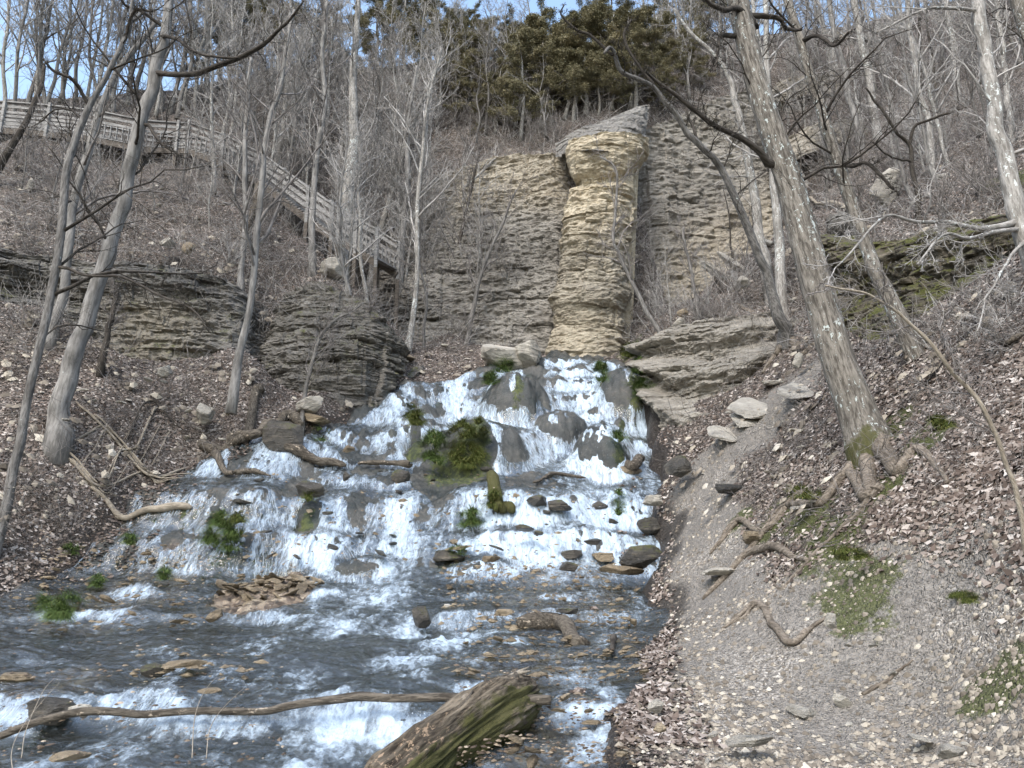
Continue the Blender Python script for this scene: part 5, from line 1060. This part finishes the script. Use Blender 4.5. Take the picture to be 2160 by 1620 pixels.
# evergreens along the brow
CED = []
for k in range(4):
    g = np.random.default_rng(700 + k); h = 8.0; n = 16; z = np.linspace(0, h, n)
    C = np.stack([.5 * fbm2(z * .3, z * 0 + k * 3, 2, k + 9), .4 * fbm2(z * .3 + 9, z * 0, 2, k + 19), z], -1); C -= C[0]; r = np.interp(z, [0, .5, h], [.2, .15, .03])
    tv, tf = tubes(C[None], r[None], 10, barkbump(.2, k))
    B1, R1 = sprout(C[None], r[None], 34, .16, 1, .40, (55, 100), .0, 8, .13, g, rmin=.012, tw=.62); B2, R2 = sprout(B1, R1, 6, .3, 1, .42, (35, 70), .1, 6, .2, g, rmin=.008)
    bv, bf = join([tubes(B1, R1, 5), tubes(B2, R2, 3)])
    # sprays of foliage along the outer branches, in flat drooping layers
    m = 40000; bi = g.integers(0, len(B2), m); t = g.uniform(.25, 1, m) * 5; i = np.minimum(t.astype(int), 4); f = (t - i)[:, None]
    c = B2[bi, i] * (1 - f) + B2[bi, i + 1] * f + g.normal(0, 1, (m, 3)) * (.13, .13, .07)
    nn = g.normal(size=(m, 3)); nn[:, 2] += .9; nn /= np.linalg.norm(nn, axis=1, keepdims=True); T, Bn = frames(nn, g.uniform(0, 6.28, m)); s_ = g.uniform(.03, .075, m)
    q = np.array([(-1, 0, 0), (-.1, -.35, .05), (1, 0, -.1), (.2, .4, .05)]); V = c[:, None] + s_[:, None, None] * (q[None, :, :1] * T[:, None] + q[None, :, 1:2] * Bn[:, None] + q[None, :, 2:3] * nn[:, None])
    rn = np.clip(.5 + .45 * fbm3(c[:, 0] * .8, c[:, 1] * .8, c[:, 2] * .8, 2, k) + g.normal(0, .2, m), 0, 1)
    fo = mesh('foliage', V.reshape(-1, 3), (np.array([(0, 1, 2, 3)])[None] + np.arange(m)[:, None, None] * 4).reshape(-1, 4), M['cedar'], smooth=False, attrs=dict(rnd=np.repeat(rn, 4)))
    a = mesh('trunk', tv, tf, M['pale']); b = mesh('branches', bv, bf, M['twigd'])
    for o_ in (a, b, fo): COL.objects.unlink(o_)
    CED.append((bpy.data.objects.new('cedar_tree', None), a, b, fo))
CZ = [('olive-brown cedar on the brow above the left cliff', 'cedars on the brow', [(990,232),(1010,262),(1045,270),(1085,268),(1100,290),(960,210),(1130,240),(1060,215),(1020,190),(1110,200),(980,170),(1145,262),(930,250),(1010,150)], (.45, .75)),
 ('olive-brown cedar above the pillar', 'cedars above the pillar', [(1190,245),(1235,235),(1262,238),(1290,225),(1330,222),(1370,205),(1230,190),(1310,170),(1270,150),(1400,150),(1180,180),(1210,252),(1165,262),(1340,240),(1450,190)], (.4, .72)),
 ('dim grey-green evergreen in the woods behind the boardwalk', 'evergreens behind the boardwalk', [(330,190),(400,185),(470,185),(540,180),(180,196),(60,200),(600,180)], (.8, 1.15)),
 ('olive evergreen on the skyline left of the cliff', 'evergreens on the skyline', [(680,150),(740,140),(800,150),(860,160),(910,150),(940,135)], (.5, .8)),
 ('brownish cedar on the skyline of the right hillside', 'cedars on the right skyline', [(1440,110),(1480,80),(1520,90),(1580,40)], (.5, .75))]
for desc, grp, spots_, (s0, s1) in CZ:
    spots_ = sorted(spots_); pts, ok = hit([a[0] for a in spots_], [a[1] for a in spots_], H)
    for i, p in enumerate(pts):
        if not ok[i]: continue
        sc_ = rng.uniform(s0, s1)
        place(CED[rng.integers(0, 4)], 'cedar_tree', f"{desc}, {ORD[i]} of {len(spots_)} from the left", 'cedar', grp, (p[0], p[1], p[2] - .2), rng.uniform(0, 6.28), (rng.normal(0, .06), rng.normal(0, .08)), (sc_ * rng.uniform(.9, 1.15), sc_))

# bushes: clumps of thin stems on the cliffs and slopes
SHR = []
for k in range(5):
    g = np.random.default_rng(800 + k); m = 16
    Pt, Rd = strands(g.normal(0, .12, m), g.normal(0, .12, m), np.zeros(m), g.uniform(1.0, 2.1, m), np.full(m, .013), .42, 8, .12, 1.0, g)
    a = mesh('stems', *tubes(Pt, Rd, 4), M['twig' if k % 2 else 'twigd']); p2, r2 = sprout(Pt, Rd, 7, .25, 1, .35, (25, 55), .3, 5, .15, g, rmin=.006); p3, r3 = sprout(p2, r2, 3, .2, 1, .5, (25, 55), .2, 4, .15, g, rmin=.005)
    b = mesh('crown', *join([tubes(p2, r2, 3), tubes(p3, r3, 3)]), M['twig' if k % 2 else 'twigd'])
    COL.objects.unlink(a); COL.objects.unlink(b); SHR.append((bpy.data.objects.new('bush', None), a, b))
SZ = [('bare bush on the talus before the left cliff', 'bushes on the talus', (850, 1100), (560, 720), 16, (.7, 1.2)),
 ('bare bush on the brow just above the left cliff', 'bushes above the left cliff', (880, 1180), (260, 315), 12, (.6, 1.0)),
 ('bare bush in the hollow right of the pillar', 'bushes right of the pillar', (1340, 1560), (560, 700), 12, (.5, 1.0)),
 ('bare bush under the trees above the descending boardwalk', 'bushes above the boardwalk', (480, 860), (300, 480), 16, (.8, 1.3)),
 ('bare bush on the dark slope below the boardwalk', 'bushes below the boardwalk', (20, 640), (330, 560), 18, (.5, .9)),
 ('bare bush on the right hillside among the pale stems', 'bushes on the right hillside', (1560, 2150), (120, 450), 24, (.6, 1.1))]
for desc, grp, (u0, u1), (v0, v1), n_, (s0, s1) in SZ:
    us = np.sort(u0 + (u1 - u0) * (np.arange(n_) + rng.uniform(.1, .9, n_)) / n_); pts, ok = hit(us, rng.uniform(v0, v1, n_), H)
    for i, p in enumerate(pts):
        if ok[i]: sc_ = rng.uniform(s0, s1); place(SHR[rng.integers(0, 5)], 'bush', f"{desc}, {ORD[i]} of {n_} from the left", 'bush', grp, tuple(p), rng.uniform(0, 6.28), (0, 0), (sc_, sc_))

# ------------------------------------------------------------------ fallen wood
def on_surface(uv, lift=.0, n=60):
    q, _ = hit([a[0] for a in uv], [a[1] for a in uv]); w = np.array([px(p, a[2]) * .40 for p, a in zip(q, uv)]); Q = cr(np.column_stack([q, w]), n)
    Q[:, 3] *= 1 + .18 * vn2(np.linspace(0, n / 7, n), np.full(n, uv[0][0]), 3); Q[:, 3] *= np.interp(np.linspace(0, 1, n), [0, .03, .94, 1], [.6, 1, 1, .45])
    d = bank_d(Q[:, 0], Q[:, 1]); base = np.where(d > 0, np.maximum(water_z(Q[:, 0], Q[:, 1]), bed(Q[:, 0], Q[:, 1])), H(Q[:, 0], Q[:, 1]))
    k = np.ones(9) / 9; bs = np.convolve(np.pad(base, 4, mode='edge'), k, 'valid'); Q[:, 2] = np.maximum(bs, base - .05) + Q[:, 3] * .55 + lift; return Q
def wood(name, label, cat, uv, mat='dead', lift=0.0, sides=14, n=60, bump=.2, seed=0, moss=0.0, forks=(), Q=None):
    Q = on_surface(uv, lift, n) if Q is None else Q
    root = thing(name, label, cat, tuple(Q[0, :3]))
    v, f = tubes(Q[None, :, :3], np.maximum(Q[None, :, 3], .004), sides, barkbump(bump, seed + 11))
    finish_local(mesh('stem', v, f, M[mat], attrs=dict(moss=np.full(len(v), moss))), root, Q[-1, :3] - Q[0, :3])
    for i, fk in enumerate(forks):
        q = on_surface(fk, lift, 30); v, f = tubes(q[None, :, :3], np.maximum(q[None, :, 3], .003), 8, barkbump(bump, seed + i)); finish_local(mesh('side_branch', v, f, M[mat], attrs=dict(moss=np.full(len(v), moss))), root, q[-1, :3] - q[0, :3])
    return root
# the big rotten log at the bottom of the picture
Pn = [P(800, 1700, 5.55), P(880, 1625, 5.9), P(960, 1560, 6.3), P(1030, 1510, 6.7), P(1085, 1480, 7.1), P(1118, 1462, 7.35)]
Q = cr(np.column_stack([np.array(Pn), [px(p, w) / 2 for p, w in zip(Pn, (150, 146, 128, 110, 92, 60))]]), 170)
root = thing('rotten_log', 'big rotten log with split grain and peeling bark lying at the bottom of the stream', 'log', tuple(Q[0, :3]))
def logbump(th, L, Rr):
    tt = th + 0 * L + 0 * Rr; q = np.cos(tt); w = np.sin(tt); LL = L + 0 * tt
    g1 = fbm3(q * 5.5, w * 5.5, LL * .9, 4, 51); return 1 + .55 * fbm3(q * 1.2, w * 1.2, LL * 1.3, 3, 50) + .45 * -np.abs(g1) + .10 * vn3(q * 15, w * 15, LL * 2.5, 52) - .16 * np.exp(-((q - .2) / .10) ** 2) * (w > 0)
v, f = tubes(Q[None, :, :3], Q[None, :, 3], 110, logbump); s_log = mesh('trunk', v, f, M['rotten'], attrs=dict(moss=np.clip(.80 - np.abs(v[:, 0] - np.repeat(Q[:, 0], 110) - .16) * 4, 0, .8))); finish_local(s_log, root, Q[-1, :3] - Q[0, :3])
g = np.random.default_rng(5)
for i in range(9):                                        # torn bark and splinters at the broken end and along the crack
    a = Q[int(g.integers(60, 160))]; d = Q[-1, :3] - Q[0, :3]; d /= np.linalg.norm(d); st = a[:3] + (g.normal(0, .04), 0, a[3] * .82); pts_ = np.array([st, st + d * .12 + (g.normal(0, .03), 0, .03), st + d * g.uniform(.2, .4) + (g.normal(0, .06), 0, g.uniform(-.03, .08))])
    q = cr(np.column_stack([pts_, [.025, .03, .006]]), 12); v, f = tubes(q[None, :, :3], q[None, :, 3], 5, barkbump(.4, i)); finish_local(mesh('splinter', v, f, M['stick' if i % 2 else 'dead']), root)
# the long branch: goes behind the log and ends in a pale cut
BR = [(-40,1570,16),(0,1553,16),(50,1532,16),(100,1515,17),(180,1500,18),(250,1502,16),(300,1507,16),(400,1500,16),(500,1501,16),(560,1500,16),(600,1491,17),(650,1482,17),(700,1476,18),(760,1469,20),(830,1473,18),(960,1471,18),(1060,1478,20),(1120,1475,22),(1162,1476,22)]
Q = cr(np.array([[*P(u, v, 6.72 + .25 * i / 18), px(P(u, v, 6.9), w) / 2] for i, (u, v, w) in enumerate(BR)]), 160)
wood('long_branch', 'long thin branch lying right across the stream above the lowest fall', 'branch', None, 'dead', n=160, Q=Q, seed=3, bump=.25, sides=12)
wood('sunken_log', 'furrowed grey log lying half in the shallows below the small curtain fall', 'log', [(1090,1292,30),(1130,1298,42),(1180,1318,46),(1215,1342,40),(1245,1362,20)], 'dead', .02, 20, 60, .25, 4)
wood('mossy_log', 'short mossy log propped against the wet shelf in midstream', 'log', [(1036,1012,30),(1050,1040,36),(1068,1066,36),(1084,1100,30)], 'dead', .10, 20, 50, .2, 5, moss=.75)
wood('dead_limb', 'thick curved dead limb with patches of shed bark on the left bank', 'limb', [(420,922,34),(440,912,34),(470,893,30),(505,884,28),(550,880,26),(600,876,26),(640,878,30)], 'dead', .18, 18, 80, .22, 6)
wood('dead_limb', 'twisted dead limb running under the thick curved one down into the falls', 'limb', [(552,800,30),(540,830,28),(520,862,26),(490,892,24),(468,925,26),(448,962,22),(480,985,16),(520,1000,16),(570,1016,10)], 'dead', .06, 16, 90, .22, 7)
wood('driftwood_stump', 'torn brown piece of driftwood lodged in the left cascade', 'driftwood', [(598,953,22),(625,965,30),(655,978,26),(700,992,20),(730,994,14)], 'dead', .08, 16, 50, .3, 8, forks=[[(612,955,14),(635,948,10),(650,938,4)]])
wood('arched_root', 'arched dark root standing over the white water left of the mossy dome', 'root', [(772,985,12),(790,972,14),(812,960,14),(838,954,14),(860,962,22),(862,990,26)], 'dead', .12, 12, 50, .2, 9, forks=[[(755,970,8),(780,978,10),(800,990,6)]])
wood('fallen_stick', 'pale stripped stick slanting down the left bank to the foot of the falls', 'stick', [(245,1016,16),(300,1034,18),(350,1052,20),(405,1068,20)], 'stick', .06, 12, 50, .15, 10)
wood('fallen_stick', 'short pale bent stick on the leafy left bank below the stout tree', 'stick', [(148,975,12),(180,972,13),(205,960,12),(214,952,10)], 'stick', .03, 10, 30, .12, 11)
wood('fallen_stick', 'small sawn-looking stick beside the pale slanting one on the left bank', 'stick', [(190,1030,8),(235,1028,14),(262,1022,14)], 'stick', .03, 10, 30, .15, 12)
wood('fallen_stick', 'grey stick lying across the leaves at the right edge', 'stick', [(2075,688,14),(2120,680,15),(2165,678,15)], 'dead', .03, 10, 30, .12, 13)
wood('driftwood_sticks', 'flat weathered driftwood stick on the rocks below the main falls', 'stick', [(1125,1020,7),(1170,1010,10),(1235,1003,9)], 'dead', .05, 8, 30, .2, 14)
wood('fallen_log', 'stub of mossy trunk leaning beside the right-hand cascade', 'log', [(1318,930,24),(1335,950,28),(1355,985,26)], 'dead', .12, 12, 40, .2, 15, moss=.3)
wood('fallen_log', 'pale fallen log lying below the overhanging shelf on the right slope', 'log', [(1700,552,8),(1760,540,12),(1810,525,12),(1850,512,8)], 'stick', .1, 10, 40, .15, 16)
wood('fallen_log', 'pale pole lying above the overhanging shelf on the right slope', 'log', [(1700,432,8),(1740,438,11),(1790,445,12),(1815,452,8)], 'stick', .15, 10, 40, .15, 17)
wood('wet_bark', 'dark sodden chunk of bark in the shallows beside the path', 'bark', [(1290,1380,16),(1296,1362,20),(1300,1350,12)], 'dark', .03, 8, 20, .3, 18)
# heap of fallen brush below the stout tree
BRU = [[(160,848,6),(260,900,7),(330,950,7),(400,985,5)],[(150,880,7),(220,950,7),(300,985,6),(345,975,4)],[(140,870,5),(220,880,6),(310,930,5),(370,1000,4)],[(330,830,7),(290,880,6),(262,915,5),(230,950,4)],[(150,870,5),(180,930,6),(215,945,5)],[(200,860,5),(280,920,6),(340,985,4)],[(350,790,5),(330,830,7),(300,870,7),(268,912,6)]]
for i, b in enumerate(BRU):
    wood('fallen_branch', ['longest pale branch in the brush heap below the stout grey tree', 'lower pale branch in the brush heap below the stout tree', 'thin branch lying over the brush heap below the stout tree', 'branch crossing the brush heap from its upper right', 'short stick at the left of the brush heap by the stout tree', 'thin branch in the middle of the brush heap', 'dark forked branch lying above the brush heap on the leaves'][i],
         'branch', b, 'stick' if i < 6 else 'dark', .06 + .02 * i, 6, 30, .1, 30 + i, forks=[[(b[1][0], b[1][1], 4), (b[1][0] + 40, b[1][1] - 12, 3), (b[1][0] + 80, b[1][1] - 5, 2)], [(b[2][0], b[2][1], 4), (b[2][0] + 20, b[2][1] + 26, 3), (b[2][0] + 60, b[2][1] + 34, 2)]])

# ------------------------------------------------------------------ grass, moss
def tuft(name, label, u, v, wpx, hpx, n, mat='grass', down=.6, seed=0, cat='grass', blade=.0028, loc=None):
    g = np.random.default_rng(900 + seed); p = hp(u, v); w = px(p, wpx) / 2; h = px(p, hpx)
    n = int(n * 3.2); a = g.uniform(0, 6.28, n); r = np.sqrt(g.random(n)); q_, _ = hit(u + r * np.cos(a) * wpx / 2, v - hpx * .45 + r * np.sin(a) * hpx * .5); q_ = np.where(np.abs(q_[:, 1:2] - p[1]) < 1.5, q_, p)
    cl = vn2(q_[:, 0] * 9, q_[:, 2] * 9, seed) > -.25; q_ = q_[cl]; a = a[cl]; n = len(q_); x, y, z = q_[:, 0], q_[:, 1], q_[:, 2] - .01
    L = np.minimum(h, .32) * g.uniform(.35, .95, n); d = np.stack([g.normal(0, .4, n) + .2 * np.cos(a), -np.abs(g.normal(.35, .3, n)), np.full(n, .8)], -1); d /= np.linalg.norm(d, axis=1, keepdims=True)
    Pt = np.zeros((n, 6, 3)); Pt[:, 0] = np.stack([x, y, z], -1)
    for i in range(1, 6): d[:, 2] -= down * .55; d[:, 1] -= .05; d /= np.linalg.norm(d, axis=1, keepdims=True); Pt[:, i] = Pt[:, i - 1] + d * (L / 5)[:, None]
    side = np.stack([np.cos(a + 1.57), np.sin(a + 1.57), 0 * a], -1)[:, None] * blade * depth(p) / 9 * np.array([1, 1, .9, .75, .5, .05])[None, :, None]
    V = np.concatenate([Pt - side, Pt + side], 1); F0 = np.array([(i, i + 6, i + 7, i + 1) for i in range(5)])
    F = (F0[None] + np.arange(n)[:, None, None] * 12).reshape(-1, 4)
    o = mesh(name, V.reshape(-1, 3) - p, F, M[mat], attrs=dict(rnd=np.repeat(np.clip(g.normal(.45, .22, n), 0, 1), 12))); o.location = tuple(p)
    return tag(o, label, cat)
TF = [('big bright green grass tuft at the left edge of the stream', 130, 1300, 84, 80, 1500, 'grass'), ('tall green grass tuft on the mossy rocks at the left of the lower cascade', 472, 1112, 44, 34, 600, 'grass'), ('drooping grass tuft below the tall one on the left rocks', 450, 1152, 34, 40, 500, 'grass'),
 ('small green tuft right of the drooping one on the left rocks', 485, 1160, 30, 44, 500, 'grass'), ('yellow-green tuft between the two green ones on the left rocks', 500, 1130, 34, 44, 500, 'moss'), ('vivid green grass cushion on the shelf in midstream', 992, 1112, 46, 38, 900, 'grass'),
 ('lush green fern-like clump at the right side of the falls top', 1358, 838, 52, 90, 1600, 'grass'), ('green moss clump hanging left of the rounded wet rock at the falls top', 1268, 805, 26, 46, 600, 'grass'), ('long grass hanging down the middle of the big mossy dome', 985, 985, 90, 120, 2600, 'moss'),
 ('green grass hanging at the left side of the big mossy dome', 915, 985, 50, 80, 1100, 'grass'), ('grass on the left shoulder of the falls', 880, 895, 46, 60, 1100, 'moss'), ('green patch at the top of the falls left of the bare lobe', 1060, 785, 44, 30, 500, 'grass'), ('green tuft on the rock between the upper streams', 1035, 812, 30, 24, 400, 'grass'),
 ('dark green tuft on the right side of the lower right dome', 1305, 930, 30, 66, 800, 'grass'), ('small green tuft beside the left cascade foot', 275, 1148, 24, 24, 260, 'grass'), ('small leafy green plant at the water edge on the left', 152, 1168, 34, 22, 240, 'grass'), ('small green tuft on the left wet shelf', 208, 1238, 24, 24, 240, 'grass'),
 ('little green tuft right of the left wet shelf', 348, 1222, 24, 26, 240, 'grass'), ('green grass tuft at the left bank by the upper cascade', 680, 930, 30, 28, 300, 'grass'), ('tiny green tuft under the foot of the leaning stick', 328, 1102, 20, 18, 200, 'grass'), ('moss and grass on the ledge beside the top of the falls', 1325, 752, 50, 26, 700, 'moss'),
 ('hanging grass under the mossy log in midstream', 1040, 1075, 24, 40, 400, 'moss'), ('grass strip on the right cascade rocks', 1305, 1085, 18, 50, 400, 'grass'), ('mossy tuft on the middle cascade rock', 655, 1060, 22, 40, 400, 'moss'), ('grass under the mossy stone in midstream', 965, 1175, 34, 24, 300, 'grass'),
 ('bright green moss tuft on the leafy bank beside the big trunk', 1975, 905, 60, 26, 900, 'moss'), ('bright moss tuft low on the right bank', 2030, 1270, 60, 24, 700, 'moss'), ('mossy grass on the bank above the root-held block', 1690, 1050, 80, 26, 900, 'moss'), ('mossy grass on the bank right of the roots', 1790, 1180, 80, 24, 900, 'moss')]
for i, (lab, u, v, w, h, n_, mt) in enumerate(TF): tuft('grass_tuft', lab, u, v, w, h, n_, mt, seed=i)
# dry stalks in the near water, lower left
for i, (lab, pts_) in enumerate([('dry grass stalk curving up from the lower left corner', [(30,1640),(24,1590),(40,1545),(80,1490),(125,1440)]), ('dry straight stalk beside the curved one at the lower left', [(45,1600),(55,1540),(90,1460),(115,1430)]), ('tall dry stalk rising from the stream left of the lowest fall', [(405,1600),(410,1520),(425,1470),(450,1435),(470,1425)]), ('dry stalk arching right beside the tall one in the stream', [(435,1600),(442,1540),(465,1500),(505,1460),(515,1452)])]):
    Q = np.array([[*P(u, v, 5.2 + .25 * k), .0035 * (1 - .12 * k)] for k, (u, v) in enumerate(pts_)]); Q = cr(Q, 24); o = mesh('dry_stalk', *tubes(Q[None, :, :3] - Q[0, :3], Q[None, :, 3], 5), M['stick']); o.location = tuple(Q[0, :3]); tag(o, lab, 'stalk')

# ------------------------------------------------------------------ boardwalk
def box(a, b, w, h, up=(0, 0, 1)):
    """beam from a to b, w wide (horizontal across), h high"""
    a = np.array(a, float); b = np.array(b, float); d = b - a; d /= np.linalg.norm(d); s_ = np.cross(d, up); 
    if np.linalg.norm(s_) < 1e-3: s_ = np.array([1., 0, 0])
    s_ /= np.linalg.norm(s_); t = np.cross(s_, d); V = [p + i * s_ * w / 2 + j * t * h / 2 for p in (a, b) for i, j in ((-1, -1), (1, -1), (1, 1), (-1, 1))]
    return np.array(V), [np.array([(0, 1, 2, 3), (7, 6, 5, 4), (0, 4, 5, 1), (1, 5, 6, 2), (2, 6, 7, 3), (3, 7, 4, 0)])[:, ::-1]]
DK = [(-90,262,26.3),(5,268,26.3),(100,276,26.3),(200,288,26.3),(300,308,26.6),(372,312,27.0),(396,312,27.0),(470,338,26.9),(555,382,26.4),(650,456,25.4),(702,492,24.9),(715,500,24.8),(752,520,24.4),(796,548,24.0)]
DP = np.array([P(*d) for d in DK])
bw = thing('boardwalk', 'weathered timber boardwalk with plank railings descending the left slope', 'boardwalk', tuple(DP[0]))
Wd = 1.1
def off(i):                                               # away from the camera, level
    d = DP[min(i + 1, len(DP) - 1)] - DP[max(i - 1, 0)]; n = np.array([-d[1], d[0], 0]); n /= np.linalg.norm(n); return n if n[1] > 0 else -n
for i in range(len(DP) - 1):
    A, B_e = DP[i], DP[i + 1]; oa, ob = off(i) * Wd, off(i + 1) * Wd
    L = np.linalg.norm(B_e - A); nb = max(2, int(L / .16)); parts = []
    for k in range(nb):                                   # deck boards laid across
        t = (k + .5) / nb; c = A + (B_e - A) * t; o2 = oa + (ob - oa) * t; parts.append(box(c - o2 * .03, c + o2 * 1.03, L / nb * .93, .045))
    finish_local(mesh('deck', *join(parts), M['wood'], smooth=False), bw)
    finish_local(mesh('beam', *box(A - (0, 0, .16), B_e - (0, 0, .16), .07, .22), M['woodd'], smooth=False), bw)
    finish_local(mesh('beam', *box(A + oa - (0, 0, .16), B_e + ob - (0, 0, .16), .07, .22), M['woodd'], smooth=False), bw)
    for side, (a, b) in enumerate(((A, B_e), (A + oa, B_e + ob))):
        z = np.array([0, 0, 1.0]); parts = [box(a + z * 1.06, b + z * 1.06, .15, .045)]
        slats = [.16, .32, .48, .64] if (i < 3 or i == 5) else [.30, .56] if i > 7 else [.64]
        for h in slats + [.88]: parts.append(box(a + z * h, b + z * h, .035, .105))
        if not (i < 3 or i == 5 or i in (8, 9)):
            nn_ = max(2, int(L / .20))
            for k in range(nn_): c = a + (b - a) * (k + .5) / nn_; parts.append(box(c + z * .05, c + z * .62, .09, .03, up=(b - a) / np.linalg.norm(b - a)))
        finish_local(mesh('railing', *join(parts), M['wood'], smooth=False), bw)
for i in range(len(DP)):
    for o2 in (0, 1):
        c = DP[i] + off(i) * Wd * o2; g0 = float(H(c[0], c[1])) - .3
        cx_, cy_ = c[0] - off(i)[0] * .08 * (1 - 2 * o2), c[1] - off(i)[1] * .08 * (1 - 2 * o2)
        finish_local(mesh('post', *box((cx_, cy_, c[2] - .3), (cx_, cy_, c[2] + 1.14), .10, .10, up=(0, 1, 0)), M['wood'], smooth=False), bw)
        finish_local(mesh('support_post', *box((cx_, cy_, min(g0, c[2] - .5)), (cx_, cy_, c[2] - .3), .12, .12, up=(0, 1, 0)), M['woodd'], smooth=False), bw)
